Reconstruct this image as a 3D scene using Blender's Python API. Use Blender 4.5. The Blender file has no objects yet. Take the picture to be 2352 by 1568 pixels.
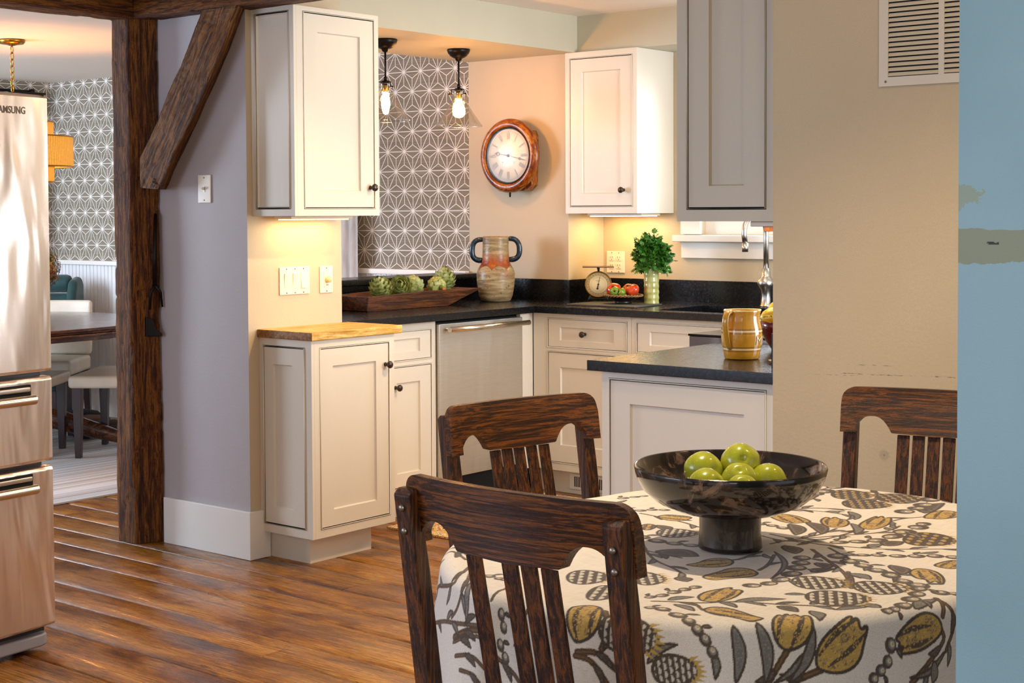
import bpy, math, random
import numpy as np
from mathutils import Vector, Matrix, noise
random.seed(7)
S = bpy.context.scene
C = S.collection
PI = math.pi
# ---------------------------------------------------------------- camera
cam_d = bpy.data.cameras.new('camera'); cam = bpy.data.objects.new('camera', cam_d); C.objects.link(cam)
YAW, PITCH, ROLL, FPX, CYP = 6.88033377e-01, -3.62813245e-02, -5.00306358e-03, 3496.52, 613.17
fw = Vector((math.cos(YAW)*math.cos(PITCH), math.sin(YAW)*math.cos(PITCH), math.sin(PITCH)))
r0 = Vector((math.sin(YAW), -math.cos(YAW), 0)); u0 = r0.cross(fw)
rt = math.cos(ROLL)*r0 + math.sin(ROLL)*u0; up = -math.sin(ROLL)*r0 + math.cos(ROLL)*u0
M = Matrix((rt, up, -fw)).transposed().to_4x4(); M.translation = Vector((0, 0, 1.38))
cam.matrix_world = M
cam_d.sensor_fit = 'HORIZONTAL'; cam_d.sensor_width = 36; cam_d.lens = 36*FPX/2352
cam_d.shift_y = -(784-CYP)/2352; cam_d.clip_start = .05
S.camera = cam
# ---------------------------------------------------------------- view, world, lights
S.view_settings.view_transform = 'Standard'; S.view_settings.look = 'None'
S.view_settings.gamma = 1; S.view_settings.use_curve_mapping = False
S.view_settings.exposure = -.05
W = bpy.data.worlds.new('world'); S.world = W; W.use_nodes = True
bg = W.node_tree.nodes['Background']; bg.inputs[0].default_value = (.80, .88, 1, 1); bg.inputs[1].default_value = .9
def area(name, loc, target, sx, sy, power, col, spread=PI):
    d = bpy.data.lights.new(name, 'AREA'); d.shape = 'RECTANGLE'; d.size = sx; d.size_y = sy
    d.energy = power; d.color = col; d.spread = spread
    o = bpy.data.objects.new(name, d); C.objects.link(o); o.location = loc
    o.rotation_euler = (Vector(target)-Vector(loc)).to_track_quat('-Z', 'Y').to_euler(); return o
def spot(name, loc, target, power, col, ang=2.2, rad=.05, blend=.6):
    d = bpy.data.lights.new(name, 'SPOT'); d.energy = power; d.color = col; d.spot_size = ang; d.spot_blend = blend
    d.shadow_soft_size = rad
    o = bpy.data.objects.new(name, d); C.objects.link(o); o.location = loc
    o.rotation_euler = (Vector(target)-Vector(loc)).to_track_quat('-Z', 'Y').to_euler(); return o
WARM = (1, .70, .40); DAY = (.72, .84, 1); NEUT = (1, .88, .74)
area('window_daylight_kitchen', (5.3, 1.0, 1.5), (5.9, 4.6, 1.6), 1.3, 1.2, 60, (.85, .92, 1), 2.4)
area('sky_outside_window', (7.3, 3.5, 2.0), (6.2, 3.6, 1.2), 1.4, 1.2, 90, (.80, .90, 1))
area('window_daylight_living', (-1.2, 4.6, 1.6), (3.9, 4.9, .5), 2.4, 1.3, 75, (.60, .72, 1))
area('window_daylight_dining', (2.3, 8.9, 1.6), (5.5, 7.6, .7), 1.6, 1.4, 230, (.66, .80, 1))
area('fill_light_rear', (-.9, -1.6, 1.9), (2.6, 2.2, .9), 2.0, 1.4, 55, (1, .86, .70))  # added warm fill from behind the camera, no window known there
spot('ceiling_spot_kitchen', (5.25, 3.55, 2.36), (5.1, 4.2, 0), 34, WARM, 2.7, .05)
spot('ceiling_spot_kitchen', (4.75, 3.0, 2.36), (5.3, 4.6, .5), 20, WARM, 2.6, .05)
spot('ceiling_spot_passage', (4.60, 2.95, 2.36), (3.35, 3.65, 0), 125, (1, .68, .36), 1.85, .05, .5)
spot('ceiling_spot_table', (2.55, 1.75, 2.36), (2.45, 1.35, 0), 92, (1, .80, .56), 2.3, .03)
spot('ceiling_spot_wall', (3.0, .9, 2.36), (3.8, 1.5, 1.0), 26, (1, .72, .42), 2.2, .1)
spot('ceiling_spot_entry', (3.1, 2.9, 2.36), (4.0, 4.5, .4), 14, (1, .76, .48), 2.3, .05)

# ---------------------------------------------------------------- materials
def rgb(h, k=1.0):
    if isinstance(h, str):
        v = [int(h[i:i+2], 16)/255 for i in (0, 2, 4)]
        v = [(c/12.92 if c <= .04045 else ((c+.055)/1.055)**2.4)*k for c in v]
        return (*v, 1)
    return (*h, 1)
class NT:
    def __init__(s, name):
        s.m = bpy.data.materials.new(name); s.m.use_nodes = True; s.t = s.m.node_tree
        s.b = s.t.nodes['Principled BSDF']; s.out = s.t.nodes['Material Output']
    def n(s, typ, ins=None, **props):
        nd = s.t.nodes.new('ShaderNode'+typ)
        for k, v in props.items(): setattr(nd, k, v)
        for k, v in (ins or {}).items(): s.put(nd.inputs[k], v)
        return nd
    def put(s, sock, v):
        if isinstance(v, bpy.types.NodeSocket): s.t.links.new(v, sock)
        elif isinstance(v, bpy.types.Node): s.t.links.new(v.outputs[0], sock)
        else: sock.default_value = v
    def coord(s, scale=(1, 1, 1), loc=(0, 0, 0), rot=(0, 0, 0), kind='Object'):
        c = s.n('TexCoord'); mp = s.n('Mapping', {'Vector': c.outputs[kind], 'Scale': scale, 'Location': loc, 'Rotation': rot}); return mp.outputs[0]
    def noise(s, vec, scale, detail=4, rough=.55, dist=0):
        return s.n('TexNoise', {'Vector': vec, 'Scale': scale, 'Detail': detail, 'Roughness': rough, 'Distortion': dist}).outputs[0]
    def ramp(s, fac, stops, interp='LINEAR'):
        r = s.n('ValToRGB', {'Fac': fac}); cr = r.color_ramp; cr.interpolation = interp
        while len(cr.elements) > 1: cr.elements.remove(cr.elements[-1])
        cr.elements[0].position = stops[0][0]; cr.elements[0].color = stops[0][1]
        for p, c in stops[1:]:
            e = cr.elements.new(p); e.color = c
        return r.outputs[0]
    def mix(s, f, a, b, mode='MIX'):
        m = s.n('Mix', data_type='RGBA', blend_type=mode); s.put(m.inputs[0], f); s.put(m.inputs[6], a); s.put(m.inputs[7], b); return m.outputs[2]
    def math(s, op, a, b=0.0, c=0.0):
        m = s.n('Math', operation=op); s.put(m.inputs[0], a); s.put(m.inputs[1], b); s.put(m.inputs[2], c); return m.outputs[0]
    def bump(s, h, strength=.3, dist=.01, normal=None):
        b = s.n('Bump', {'Height': h, 'Strength': strength, 'Distance': dist})
        if normal is not None: s.put(b.inputs['Normal'], normal)
        s.put(s.b.inputs['Normal'], b.outputs[0]); return b.outputs[0]
    def set(s, **k):
        for a, v in k.items(): s.put(s.b.inputs[a.replace('_', ' ')], v)
        return s
G = lambda v: (v, v, v, 1)
def paint(name, col, rough=.45, var=.08, bump=.12, scale=60, brush=None):
    t = NT(name); c = rgb(col)
    v = t.coord(brush or (1, 1, 1)); nz = t.noise(v, 5, 6); fine = t.noise(t.coord(), scale*4, 3)
    cc = t.mix(t.ramp(nz, [(.3, G(0)), (.7, G(1))]), c, tuple(x*(1-var*2) for x in c[:3])+(1,))
    cc = t.mix(t.ramp(fine, [(.35, G(0)), (.65, G(1))]), cc, tuple(x*(1-var*1.2) for x in c[:3])+(1,))
    t.set(Base_Color=cc, Roughness=rough); t.bump(t.noise(v, scale, 5), bump, .004)
    return t.m
def plain(name, col, rough=.5, metal=0, emit=None, es=0, coat=0, bump=0, bscale=80, var=0, vscale=8, alpha=None):
    t = NT(name); c = rgb(col)
    if var:
        nz = t.noise(t.coord(), vscale, 5)
        t.set(Base_Color=t.mix(t.ramp(nz, [(.35, G(0)), (.65, G(1))]), c, tuple(x*(1-var) for x in c[:3])+(1,)))
    else: t.set(Base_Color=c)
    t.set(Roughness=rough, Metallic=metal, Coat_Weight=coat)
    if emit: t.set(Emission_Color=rgb(emit), Emission_Strength=es)
    if bump: t.bump(t.noise(t.coord(), bscale, 4), bump, .004)
    return t.m
def wood(name, dark, mid, light, scale=(1, 1, 1), rough=.4, bump=.3, coat=0, knots=False, fac=1.0, bd=.003, rot=None):
    """scale stretches the grain: small value along the grain"""
    t = NT(name); v = t.coord(scale)
    if rot: v = t.n('Mapping', {'Vector': t.coord(rot=rot), 'Scale': scale}).outputs[0]
    if knots:
        a = t.n('Attribute', attribute_name='rnd'); off = t.n('VectorMath', operation='MULTIPLY_ADD')
        t.put(off.inputs[0], a.outputs['Vector']); off.inputs[1].default_value = (37, 91, 13); t.put(off.inputs[2], v); v = off.outputs[0]
    n1 = t.noise(v, 3*fac, 8, .62, .9); n2 = t.noise(v, 14*fac, 6, .6, .3); n3 = t.noise(v, 60*fac, 3, .6)
    c = t.ramp(n1, [(.28, rgb(dark)), (.46, rgb(mid)), (.60, rgb(light)), (.75, rgb(mid))])
    c = t.mix(t.ramp(n2, [(.33, G(.75)), (.52, G(0))]), c, rgb(dark))
    c = t.mix(t.ramp(n3, [(.35, G(.55)), (.5, G(0))]), c, rgb(dark))
    if knots:
        c = t.mix(1, c, t.ramp(a.outputs['Fac'], [(0, G(.62)), (.5, G(.95)), (1, (1.25, 1.2, 1.1, 1))]), 'MULTIPLY')
    h = t.math('ADD', n2, t.math('MULTIPLY', n3, .6))
    t.set(Base_Color=c, Roughness=t.ramp(n2, [(.3, G(rough+.15)), (.6, G(rough-.08))]), Coat_Weight=coat, Coat_Roughness=.2, Specular_IOR_Level=.3); t.bump(h, bump, bd)
    return t.m
mt = {}
mt['cream'] = paint('cream cabinet paint', 'e2d8c6', .38, .035, .10, 40, (1, 1, .15))
mt['wall'] = paint('greige wall paint', 'cdbb9d', .6, .05, .16, 90)
mt['beige'] = paint('warm beige wall paint', 'c9b48f', .6, .06, .16, 90)
mt['greige'] = paint('greige cabinet tone', 'bfb49c', .42, .04, .10, 40, (1, 1, .15))  # greyer, darker tone than the cream, for the cabinet above the peninsula
mt['header'] = paint('sage grey soffit paint', 'c3bda6', .6, .05, .14, 90)
mt['trim'] = paint('white trim paint', 'ece6dc', .4, .03, .1, 50)
mt['ventp'] = paint('vent enamel', 'd6c8ac', .4, .03, .08)
mt['ceil'] = paint('ceiling paint', 'efe6d8', .75, .03, .1, 60)
mt['lav'] = paint('grey plaster paint', 'b5abaa', .62, .05, .16, 90)
mt['plate'] = plain('ivory plastic', 'efe3cf', .3)
mt['black'] = plain('black metal', '1a1512', .38, .7)
mt['knob'] = plain('oil rubbed bronze', '4a4038', .32, .8)
mt['brass'] = plain('aged brass', 'a8802f', .25, 1)
mt['dark'] = plain('dark recess', '0c0a09', .9)
mt['glassblk'] = plain('glossy black', '0a0a0c', .08)
mt['screw'] = plain('steel screw', '8a857c', .35, 1)
def granite():
    t = NT('black speckled granite'); v = t.coord()
    sp = t.n('TexVoronoi', {'Vector': v, 'Scale': 620}, feature='F1').outputs['Color']
    s2 = t.n('SeparateColor', {0: sp}).outputs[0]
    c = t.mix(t.ramp(s2, [(.90, G(0)), (.99, G(.8))]), rgb('0d0d0f'), rgb('3c3a40'))
    c = t.mix(t.ramp(t.noise(v, 160, 2), [(.80, G(0)), (.83, G(.8))]), c, rgb('a9a29a'))
    t.set(Base_Color=c, Roughness=t.ramp(t.noise(v, 90, 2), [(.3, G(.16)), (.7, G(.30))])); t.bump(t.noise(v, 300, 2), .06, .002); return t.m
mt['granite'] = granite()
def steel(name='brushed stainless steel', col='d8cfc9', wav=1.0, rough=.26, sc=(1, 1, 60)):
    t = NT(name); v = t.coord(sc)
    n = t.noise(v, 12, 4); w = t.noise(t.coord((3.4, 3.4, .8)), 1.7, 2, .5, .5)
    t.set(Base_Color=t.mix(t.ramp(n, [(.3, G(0)), (.7, G(1))]), rgb(col), tuple(x*.85 for x in rgb(col)[:3])+(1,)), Metallic=1, Roughness=rough)
    b = t.bump(w, .55*wav, .06); t.bump(n, .05, .001, b); return t.m
mt['steel'] = steel()
mt['dwsteel'] = steel('brushed dishwasher steel', 'd6d2c8', .35, .34); mt['dwsteel'].node_tree.nodes['Principled BSDF'].inputs['Metallic'].default_value = .8
mt['chrome'] = plain('brushed nickel', 'c9c3ba', .3, 1)
mt['handle'] = plain('satin steel handle', 'cfc4b4', .22, 1)
mt['timber'] = wood('hand hewn timber', '1c0c03', '6e380a', 'b8701f', (24, 24, 1.6), .62, 1.0, bd=.012)
mt['timberY'] = wood('hand hewn beam', '1c0c03', '6e380a', 'b8701f', (24, 1.6, 24), .62, 1.0, bd=.012)
mt['timberX'] = wood('hand hewn cross beam', '1c0c03', '6e380a', 'b8701f', (1.6, 24, 24), .62, 1.0, bd=.012)
def floor_mat():
    t = NT('wide plank oak floor'); a = t.n('Attribute', attribute_name='rnd'); v0 = t.coord()
    o_ = t.n('VectorMath', operation='MULTIPLY_ADD'); t.put(o_.inputs[0], a.outputs['Vector']); o_.inputs[1].default_value = (3.7, 9.1, 1.3); t.put(o_.inputs[2], v0); v = o_.outputs[0]
    def st(sc): m = t.n('Mapping', {'Vector': v, 'Scale': sc}); return m.outputs[0]
    blot = t.noise(st((3.0, 1.0, 3)), 2.2, 5, .6, .6); grain = t.noise(st((30, 1.1, 30)), 3.2, 5, .65, .5); fine = t.noise(st((120, 5, 120)), 3, 3, .6); cath = t.n('TexWave', {'Vector': st((9, 1.0, 9)), 'Scale': 2.4, 'Distortion': 9.0, 'Detail': 3.0, 'Detail Scale': 1.2}, bands_direction='X').outputs[0]
    c = t.ramp(blot, [(.30, rgb('4f2a0a')), (.42, rgb('8a4f12')), (.55, rgb('b87726')), (.70, rgb('cc9040'))])
    c = t.mix(t.ramp(grain, [(.34, G(.75)), (.50, G(0))]), c, rgb('43230a'))
    c = t.mix(t.ramp(cath, [(.0, G(.38)), (.30, G(0))]), c, rgb('4a270c'))
    c = t.mix(t.ramp(fine, [(.36, G(.7)), (.48, G(0))]), c, rgb('3a1d08'))
    kn = t.noise(st((5, 2.6, 5)), 3.0, 4, .6, 1.5); c = t.mix(t.ramp(kn, [(.68, G(0)), (.75, G(.85))]), c, rgb('2a1406'))
    c = t.mix(1, c, t.ramp(a.outputs['Fac'], [(0, G(.66)), (.5, G(.92)), (1, (1.12, 1.08, 1.0, 1))]), 'MULTIPLY')
    h = t.math('ADD', grain, t.math('MULTIPLY', fine, .5)); t.set(Base_Color=c, Roughness=t.ramp(fine, [(.3, G(.40)), (.6, G(.24))]), Coat_Weight=.2, Coat_Roughness=.15)
    b = t.bump(t.noise(st((6, 1.2, 6)), 3, 3), .35, .012); t.bump(h, .5, .005, b); return t.m
mt['floor'] = floor_mat()
mt['oak'] = wood('dark oak crest', '100601', '3c1c05', '8c4e14', (1.3, 26, 60), .30, .5, .12)
mt['oakv'] = wood('dark oak upright', '100601', '351804', '7a4210', (48, 48, 1.6), .30, .5, .12)
mt['block'] = wood('maple butcher block', '9c6c22', 'd3a449', 'edcd82', (1.2, 14, 14), .42, .12)
mt['blockend'] = wood('maple block end grain', '5a3818', '8d5f2a', 'b07c38', (8, 8, 8), .5, .2)
mt['trough'] = wood('carved dough bowl wood', '1b0c05', '4b2610', '7b4418', (1.2, 12, 20), .42, .5)
mt['clockwood'] = wood('polished oak clock case', '431a05', '8a4210', 'bd7424', (22, 5, 5), .24, .25, .4)
mt['dtable'] = wood('dark mahogany', '1d0c06', '4a2413', '7a4a2c', (1.2, 12, 12), .18, .15, .5)
mt['legd'] = plain('espresso chair leg', '2c1512', .35, coat=.2)
mt['ivory'] = plain('ivory leather', 'd3c7b2', .42, bump=.15, bscale=200, var=.12)
mt['teal'] = plain('teal velvet', '06403f', .75, bump=.3, bscale=300, var=.5, vscale=9)
mt['teal'].node_tree.nodes['Principled BSDF'].inputs['Sheen Weight'].default_value = .25
mt['lb'] = paint('white beadboard', 'e6e4e2', .42, .03, .08)
def wall_paper():
    t = NT('taupe grasscloth'); v = t.coord((1, .6, 22)); n = t.noise(v, 9, 6, .7)
    t.set(Base_Color=t.ramp(n, [(.3, rgb('6d6253')), (.5, rgb('857a68')), (.7, rgb('9a8f7c'))]), Roughness=.7); t.bump(n, .2, .002); return t.m
mt['paper'] = wall_paper()
mt['paperline'] = plain('pale silver print', 'efe8de', .5)
# ---------------------------------------------------------------- mesh building
off = {}
class MB:
    def __init__(s): s.v = []; s.f = []; s.mi = []; s.sm = []
    def add(s, vs, fs, mi=0, smooth=False):
        b = len(s.v); s.v += [tuple(p) for p in vs]
        for f in fs: s.f.append([b+i for i in f]); s.mi.append(mi); s.sm.append(smooth)
        return s
    def box(s, x0, x1, y0, y1, z0, z1, mi=0):
        if x0 > x1: x0, x1 = x1, x0
        if y0 > y1: y0, y1 = y1, y0
        if z0 > z1: z0, z1 = z1, z0
        return s.add([(x, y, z) for x in (x0, x1) for y in (y0, y1) for z in (z0, z1)],
            [(0, 1, 3, 2), (4, 6, 7, 5), (0, 4, 5, 1), (2, 3, 7, 6), (0, 2, 6, 4), (1, 5, 7, 3)], mi)
    def fbox(s, F, s0, s1, d0, d1, z0, z1, mi=0):
        """box in a face frame: s along the face, d outward, z up"""
        vs = [F(a, b, c) for a in (s0, s1) for b in (d0, d1) for c in (z0, z1)]
        return s.add(vs, [(0, 1, 3, 2), (4, 6, 7, 5), (0, 4, 5, 1), (2, 3, 7, 6), (0, 2, 6, 4), (1, 5, 7, 3)], mi)
    def prism(s, pts, fn, d0, d1, mi=0, smooth=False):
        n = len(pts); vs = [fn(a, b, d0) for a, b in pts]+[fn(a, b, d1) for a, b in pts]
        s.add(vs, [list(range(n))[::-1], list(range(n, 2*n))], mi)
        b = len(s.v)-2*n
        for i in range(n):
            j = (i+1) % n; s.f.append([b+i, b+j, b+n+j, b+n+i]); s.mi.append(mi); s.sm.append(smooth)
        return s
    def tube(s, pts, r, seg=10, closed=False, mi=0, cap=True, ref=None):
        pts = [Vector(p) for p in pts]; n = len(pts); rr = r if hasattr(r, '__len__') else [r]*n
        vs = []; px = None
        for i, p in enumerate(pts):
            t = (pts[(i+1) % n]-pts[i-1]) if closed else (pts[min(i+1, n-1)]-pts[max(i-1, 0)])
            t.normalize()
            if px is None:
                a = Vector(ref) if ref else (Vector((0, 0, 1)) if abs(t.z) < .9 else Vector((1, 0, 0)))
                px = a.cross(t)
            px = (px-t*px.dot(t)).normalized(); py = t.cross(px)
            ri = rr[i]; ra, rb = ri if hasattr(ri, '__len__') else (ri, ri)
            for k in range(seg):
                a = 2*PI*k/seg; vs.append(p+px*math.cos(a)*ra+py*math.sin(a)*rb)
        fs = []
        for i in range(n if closed else n-1):
            j = (i+1) % n
            for k in range(seg):
                l = (k+1) % seg; fs.append((i*seg+k, i*seg+l, j*seg+l, j*seg+k))
        s.add(vs, fs, mi, True)
        if cap and not closed:
            b = len(s.v)-len(vs); s.f.append([b+k for k in range(seg)][::-1]); s.mi.append(mi); s.sm.append(False)
            s.f.append([b+(n-1)*seg+k for k in range(seg)]); s.mi.append(mi); s.sm.append(False)
        return s
    def lathe(s, prof, c=(0, 0, 0), seg=40, ax=(0, 0, 1), mi=0, smooth=True, jig=None, mis=None, caps=True):
        ax = Vector(ax).normalized(); a = Vector((1, 0, 0)) if abs(ax.x) < .9 else Vector((0, 1, 0))
        px = (a-ax*a.dot(ax)).normalized(); py = ax.cross(px); c = Vector(c); vs = []
        for i, (r, h) in enumerate(prof):
            for k in range(seg):
                t = 2*PI*k/seg; q = r*(1+(jig(t, h) if jig else 0))
                vs.append(c+ax*h+px*math.cos(t)*q+py*math.sin(t)*q)
        b = len(s.v); s.v += [tuple(p) for p in vs]
        for i in range(len(prof)-1):
            for k in range(seg):
                l = (k+1) % seg; s.f.append([b+i*seg+k, b+i*seg+l, b+(i+1)*seg+l, b+(i+1)*seg+k]); s.mi.append(mis[i] if mis else mi); s.sm.append(smooth)
        for i in (0, len(prof)-1):
            if caps and prof[i][0] > 1e-6:
                f = [b+i*seg+k for k in range(seg)]; s.f.append(f if i else f[::-1]); s.mi.append(mis[max(0, i-1)] if mis else mi); s.sm.append(False)
        return s
    def build(s, name, mats, parent=None, bevel=0, seg=2, sub=0, ang=.6, solid=0, auto=False):
        me = bpy.data.meshes.new(name); o0 = off.get(parent.name, Vector()) if parent else Vector()
        me.from_pydata([tuple(Vector(p)-o0) for p in s.v], [], s.f)
        if not isinstance(mats, (list, tuple)): mats = [mats]
        for m in mats: me.materials.append(m)
        me.polygons.foreach_set('material_index', s.mi); me.polygons.foreach_set('use_smooth', s.sm)
        import bmesh
        bm = bmesh.new(); bm.from_mesh(me); bmesh.ops.recalc_face_normals(bm, faces=bm.faces)
        if sub or auto: bmesh.ops.remove_doubles(bm, verts=bm.verts, dist=1e-5)
        bm.to_mesh(me); bm.free(); me.update()
        o = bpy.data.objects.new(name, me); C.objects.link(o); o.parent = parent; off[o.name] = o0.copy()
        if solid:
            m = o.modifiers.new('solidify', 'SOLIDIFY'); m.thickness = solid; m.offset = 0
        if bevel:
            m = o.modifiers.new('bevel', 'BEVEL'); m.width = bevel; m.segments = seg; m.limit_method = 'ANGLE'; m.angle_limit = ang
            for p in me.polygons: p.use_smooth = True
            w = o.modifiers.new('wn', 'WEIGHTED_NORMAL'); w.keep_sharp = True
        if sub:
            m = o.modifiers.new('sub', 'SUBSURF'); m.levels = sub; m.render_levels = sub
        return o
def tag(o, label=None, cat=None, group=None, kind=None):
    if label: o['label'] = label
    if cat: o['category'] = cat
    if group: o['group'] = group
    if kind: o['kind'] = kind
    return o
def thing(name, label, cat, loc=(0, 0, 0), group=None):
    o = bpy.data.objects.new(name, None); C.objects.link(o); o.location = loc; o.empty_display_size = .1
    off[o.name] = Vector(loc); return tag(o, label, cat, group)
def struct(name, mb, m, **k): return tag(mb.build(name, m, **k), kind='structure')
def copy_tree(o, parent=None):
    c = o.copy(); C.objects.link(c); c.parent = parent
    for ch in o.children: copy_tree(ch, c)
    return c
def text_pts(txt, size, bold=0):
    cu = bpy.data.curves.new('t', 'FONT'); cu.body = txt; cu.size = size; cu.resolution_u = 3; cu.offset = bold
    ob = bpy.data.objects.new('t', cu); me = bpy.data.meshes.new_from_object(ob)
    vs = [v.co.copy() for v in me.vertices]; fs = [list(p.vertices) for p in me.polygons]
    bpy.data.objects.remove(ob); bpy.data.curves.remove(cu); bpy.data.meshes.remove(me)
    return vs, fs
def frame(o, a, n):
    o, a, n = Vector(o), Vector(a), Vector(n)
    return lambda s, d, z: (o.x+a.x*s+n.x*d, o.y+a.y*s+n.y*d, z)
S.cycles.use_denoising = True; S.cycles.sample_clamp_indirect = 6
S.cycles.max_bounces = 8; S.cycles.diffuse_bounces = 4; S.cycles.transparent_max_bounces = 16

# ================================================================ structure
# floor: wide planks running along y, eased edges
XS = [-1.5, -1.27, -1.02, -.8, -.55, -.3, -.08, .14, .4, .63, .88, 1.1, 1.34, 1.6, 1.82, 2.05, 2.25, 2.46, 2.68, 2.917, 3.13, 3.294, 3.53, 3.70,
      3.87, 4.05, 4.23, 4.44, 4.62, 4.84, 5.05, 5.25, 5.47, 5.68, 5.9, 6.1, 6.32, 6.56]
JO = {13: [1.2, 3.0], 16: [3.9, 6.1], 17: [2.2, 4.35], 18: [3.246], 19: [1.6, 5.3], 20: [3.593], 21: [2.4, 5.2], 22: [4.345], 23: [3.2, 6.0], 24: [4.0], 25: [2.5, 6.0]}
mb = MB(); cols = []
rf = random.Random(3)
for i in range(len(XS)-1):
    js = [-2.5]+sorted(JO.get(i, [rf.uniform(-1, 2), rf.uniform(3, 6)]))+[9.34]
    for a, b in zip(js, js[1:]):
        x0, x1 = XS[i]+.0026, XS[i+1]-.0026; e = .0065; a += .0008; b -= .0008; n0 = len(mb.f); dz = rf.uniform(-.0012, .0012)
        N = max(2, int((b-a)/.25)); vs = []; w = [rf.uniform(-.0012, .0012) for _ in range(N+1)]
        for k in range(N+1):
            y = a+(b-a)*k/N; z = w[k]*.6
            vs += [(x0, y, -.02), (x0, y, -.006), (x0+e, y, dz+z), (x1-e, y, dz-z), (x1, y, -.006), (x1, y, -.02)]
        fs = []
        for k in range(N):
            for q in range(5): fs.append((k*6+q, k*6+q+1, k*6+q+7, k*6+q+6))
        mb.add(vs, fs, 0, True); mb.add([vs[i_] for i_ in range(6)], [range(6)]); mb.add(vs[-6:], [range(6)])
        c = (rf.random(), rf.random(), rf.random(), 1)
        cols += [c]*(len(mb.f)-n0)
mb.add([(-1.5, -2.5, -.018), (6.56, -2.5, -.018), (6.56, 9.34, -.018), (-1.5, 9.34, -.018)], [(0, 1, 2, 3)], 1); cols += [(0, 0, 0, 1)]
fl = struct('floor', mb, [mt['floor'], mt['dark']])
at = fl.data.color_attributes.new('rnd', 'FLOAT_COLOR', 'CORNER'); buf = []
for p in fl.data.polygons: buf += list(cols[p.index])*p.loop_total
at.data.foreach_set('color', buf)

XW = 6.557; XC = 6.25; YJ = 4.76
struct('ceiling', MB().box(-1.5, XW+.1, -2.5, 5.3, 2.375, 2.43), mt['ceil'])
struct('ceiling_dining', MB().box(.5, XC, 5.30, 9.34, 2.302, 2.36), mt['ceil'])
mb = MB().box(4.07, XC, 4.70, 5.436, 2.19, 2.375).box(XC, XW, -1, YJ-.06, 2.19, 2.375)
struct('trim_1', mb, mt['header'])                                   # soffits over cabinets
struct('wall_partition', MB().box(3.99, 4.505, 4.635, 5.38, 0, 2.30).add([(3.9899, 4.635, 0), (3.9899, 5.38, 0), (3.9899, 5.38, 2.3), (3.9899, 4.635, 2.3)], [(0, 1, 2, 3)], 1), [mt['wall'], mt['lav']])
mb = MB().box(XC, XC+.4, YJ, 5.436, 0, 2.19).box(XC+.0, XC+.4, 5.436, 9.36, 0, .0001)
struct('wall_clock', mb, mt['wall'])
# window wall with an opening
WY0, WY1, WZ0, WZ1 = 3.05, 4.147, 1.262, 2.05
mb = MB().box(XW, XW+.15, WY1, YJ, 0, 2.19).box(XW, XW+.15, -1, WY0, 0, 2.19).box(XW, XW+.15, WY0, WY1, 0, WZ0).box(XW, XW+.15, WY0, WY1, WZ1, 2.19)
struct('wall_window', mb, mt['wall'])
def scuffed():
    t = NT('warm beige wall paint with scuffs'); v = t.coord(); q = t.n('SeparateXYZ', {0: v}); y, z = q.outputs[1], q.outputs[2]; c = rgb('c9b48f')
    n1 = t.noise(v, 5, 6); f = t.noise(v, 360, 3); base = t.mix(t.ramp(n1, [(.3, G(0)), (.7, G(1))]), c, tuple(x*.92 for x in c[:3])+(1,)); base = t.mix(t.ramp(f, [(.35, G(0)), (.65, G(1))]), base, tuple(x*.90 for x in c[:3])+(1,))
    w = t.noise(t.coord((1, 1, 6)), 60, 4, .7)
    for z0, th_, lo, hi in ((.9375, .0016, 1.62, 1.95), (.960, .0009, 1.80, 1.93), (.9265, .0008, 1.90, 2.06)):
        m = t.math('LESS_THAN', t.math('ABSOLUTE', t.math('SUBTRACT', t.math('MULTIPLY_ADD', y, .03, z), z0+.03*(lo+hi)/2)), th_)
        m = t.math('MULTIPLY', m, t.math('MULTIPLY', t.math('GREATER_THAN', y, lo), t.math('LESS_THAN', y, hi))); m = t.math('MULTIPLY', m, t.ramp(w, [(.50, G(0)), (.62, G(.85))])); base = t.mix(m, base, rgb('4d4232'))
    d = t.n('VectorMath', {0: v, 1: (3.79, 1.8196, .7195)}, operation='DISTANCE').outputs['Value']
    base = t.mix(t.ramp(d, [(0, G(.8)), (.003, G(.25)), (.013, G(.22)), (.016, G(0))]), base, rgb('5f5646'))
    t.set(Base_Color=base, Roughness=.6); t.bump(t.noise(v, 90, 5), .16, .004); return t.m
struct('wall_right', MB().box(3.79, 3.92, -2.5, 2.1607, 0, 2.375), scuffed())
# window
mb = MB()
t = .035
for (a, b, c, d) in ((WY0+.05, WY1-.05, WZ0, WZ0+.065), (WY0+.05, WY1-.05, WZ1-.05, WZ1), (WY0, WY0+.05, WZ0, WZ1), (WY1-.05, WY1, WZ0, WZ1), (WY0+.05, WY1-.05, 1.63, 1.67)):
    mb.box(XW+.04, XW+.075, a, b, c, d)
w1 = struct('window_1', mb, mt['trim'])
g = NT('window glass'); tr = g.n('BsdfTransparent'); gl = g.n('BsdfGlossy', {'Roughness': .02}); mx = g.n('MixShader', {0: .06, 1: tr, 2: gl}); g.put(g.out.inputs[0], mx)
tag(MB().box(XW+.055, XW+.058, WY0+.05, WY1-.05, WZ0+.06, WZ1-.05).build('window_pane', g.m, w1), kind='structure')
tag(MB().box(XW-.018, XW-.001, WY1, WY1+.115, WZ0, WZ1).box(XW-.018, XW-.001, WY0-.115, WY0, WZ0, WZ1).box(XW-.018, XW-.001, WY0-.115, WY1+.115, WZ1, WZ1+.1).build('window_casing', mt['trim'], w1), kind='structure')
tag(MB().box(XW-.06, XW+.06, WY0-.14, 4.288, 1.224, 1.258).build('window_sill', mt['trim'], w1, bevel=.004), kind='structure')
tag(MB().box(XW-.02, XW-.001, WY0-.11, 4.258, 1.141, 1.223).build('window_apron', mt['trim'], w1, bevel=.002), kind='structure')
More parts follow.
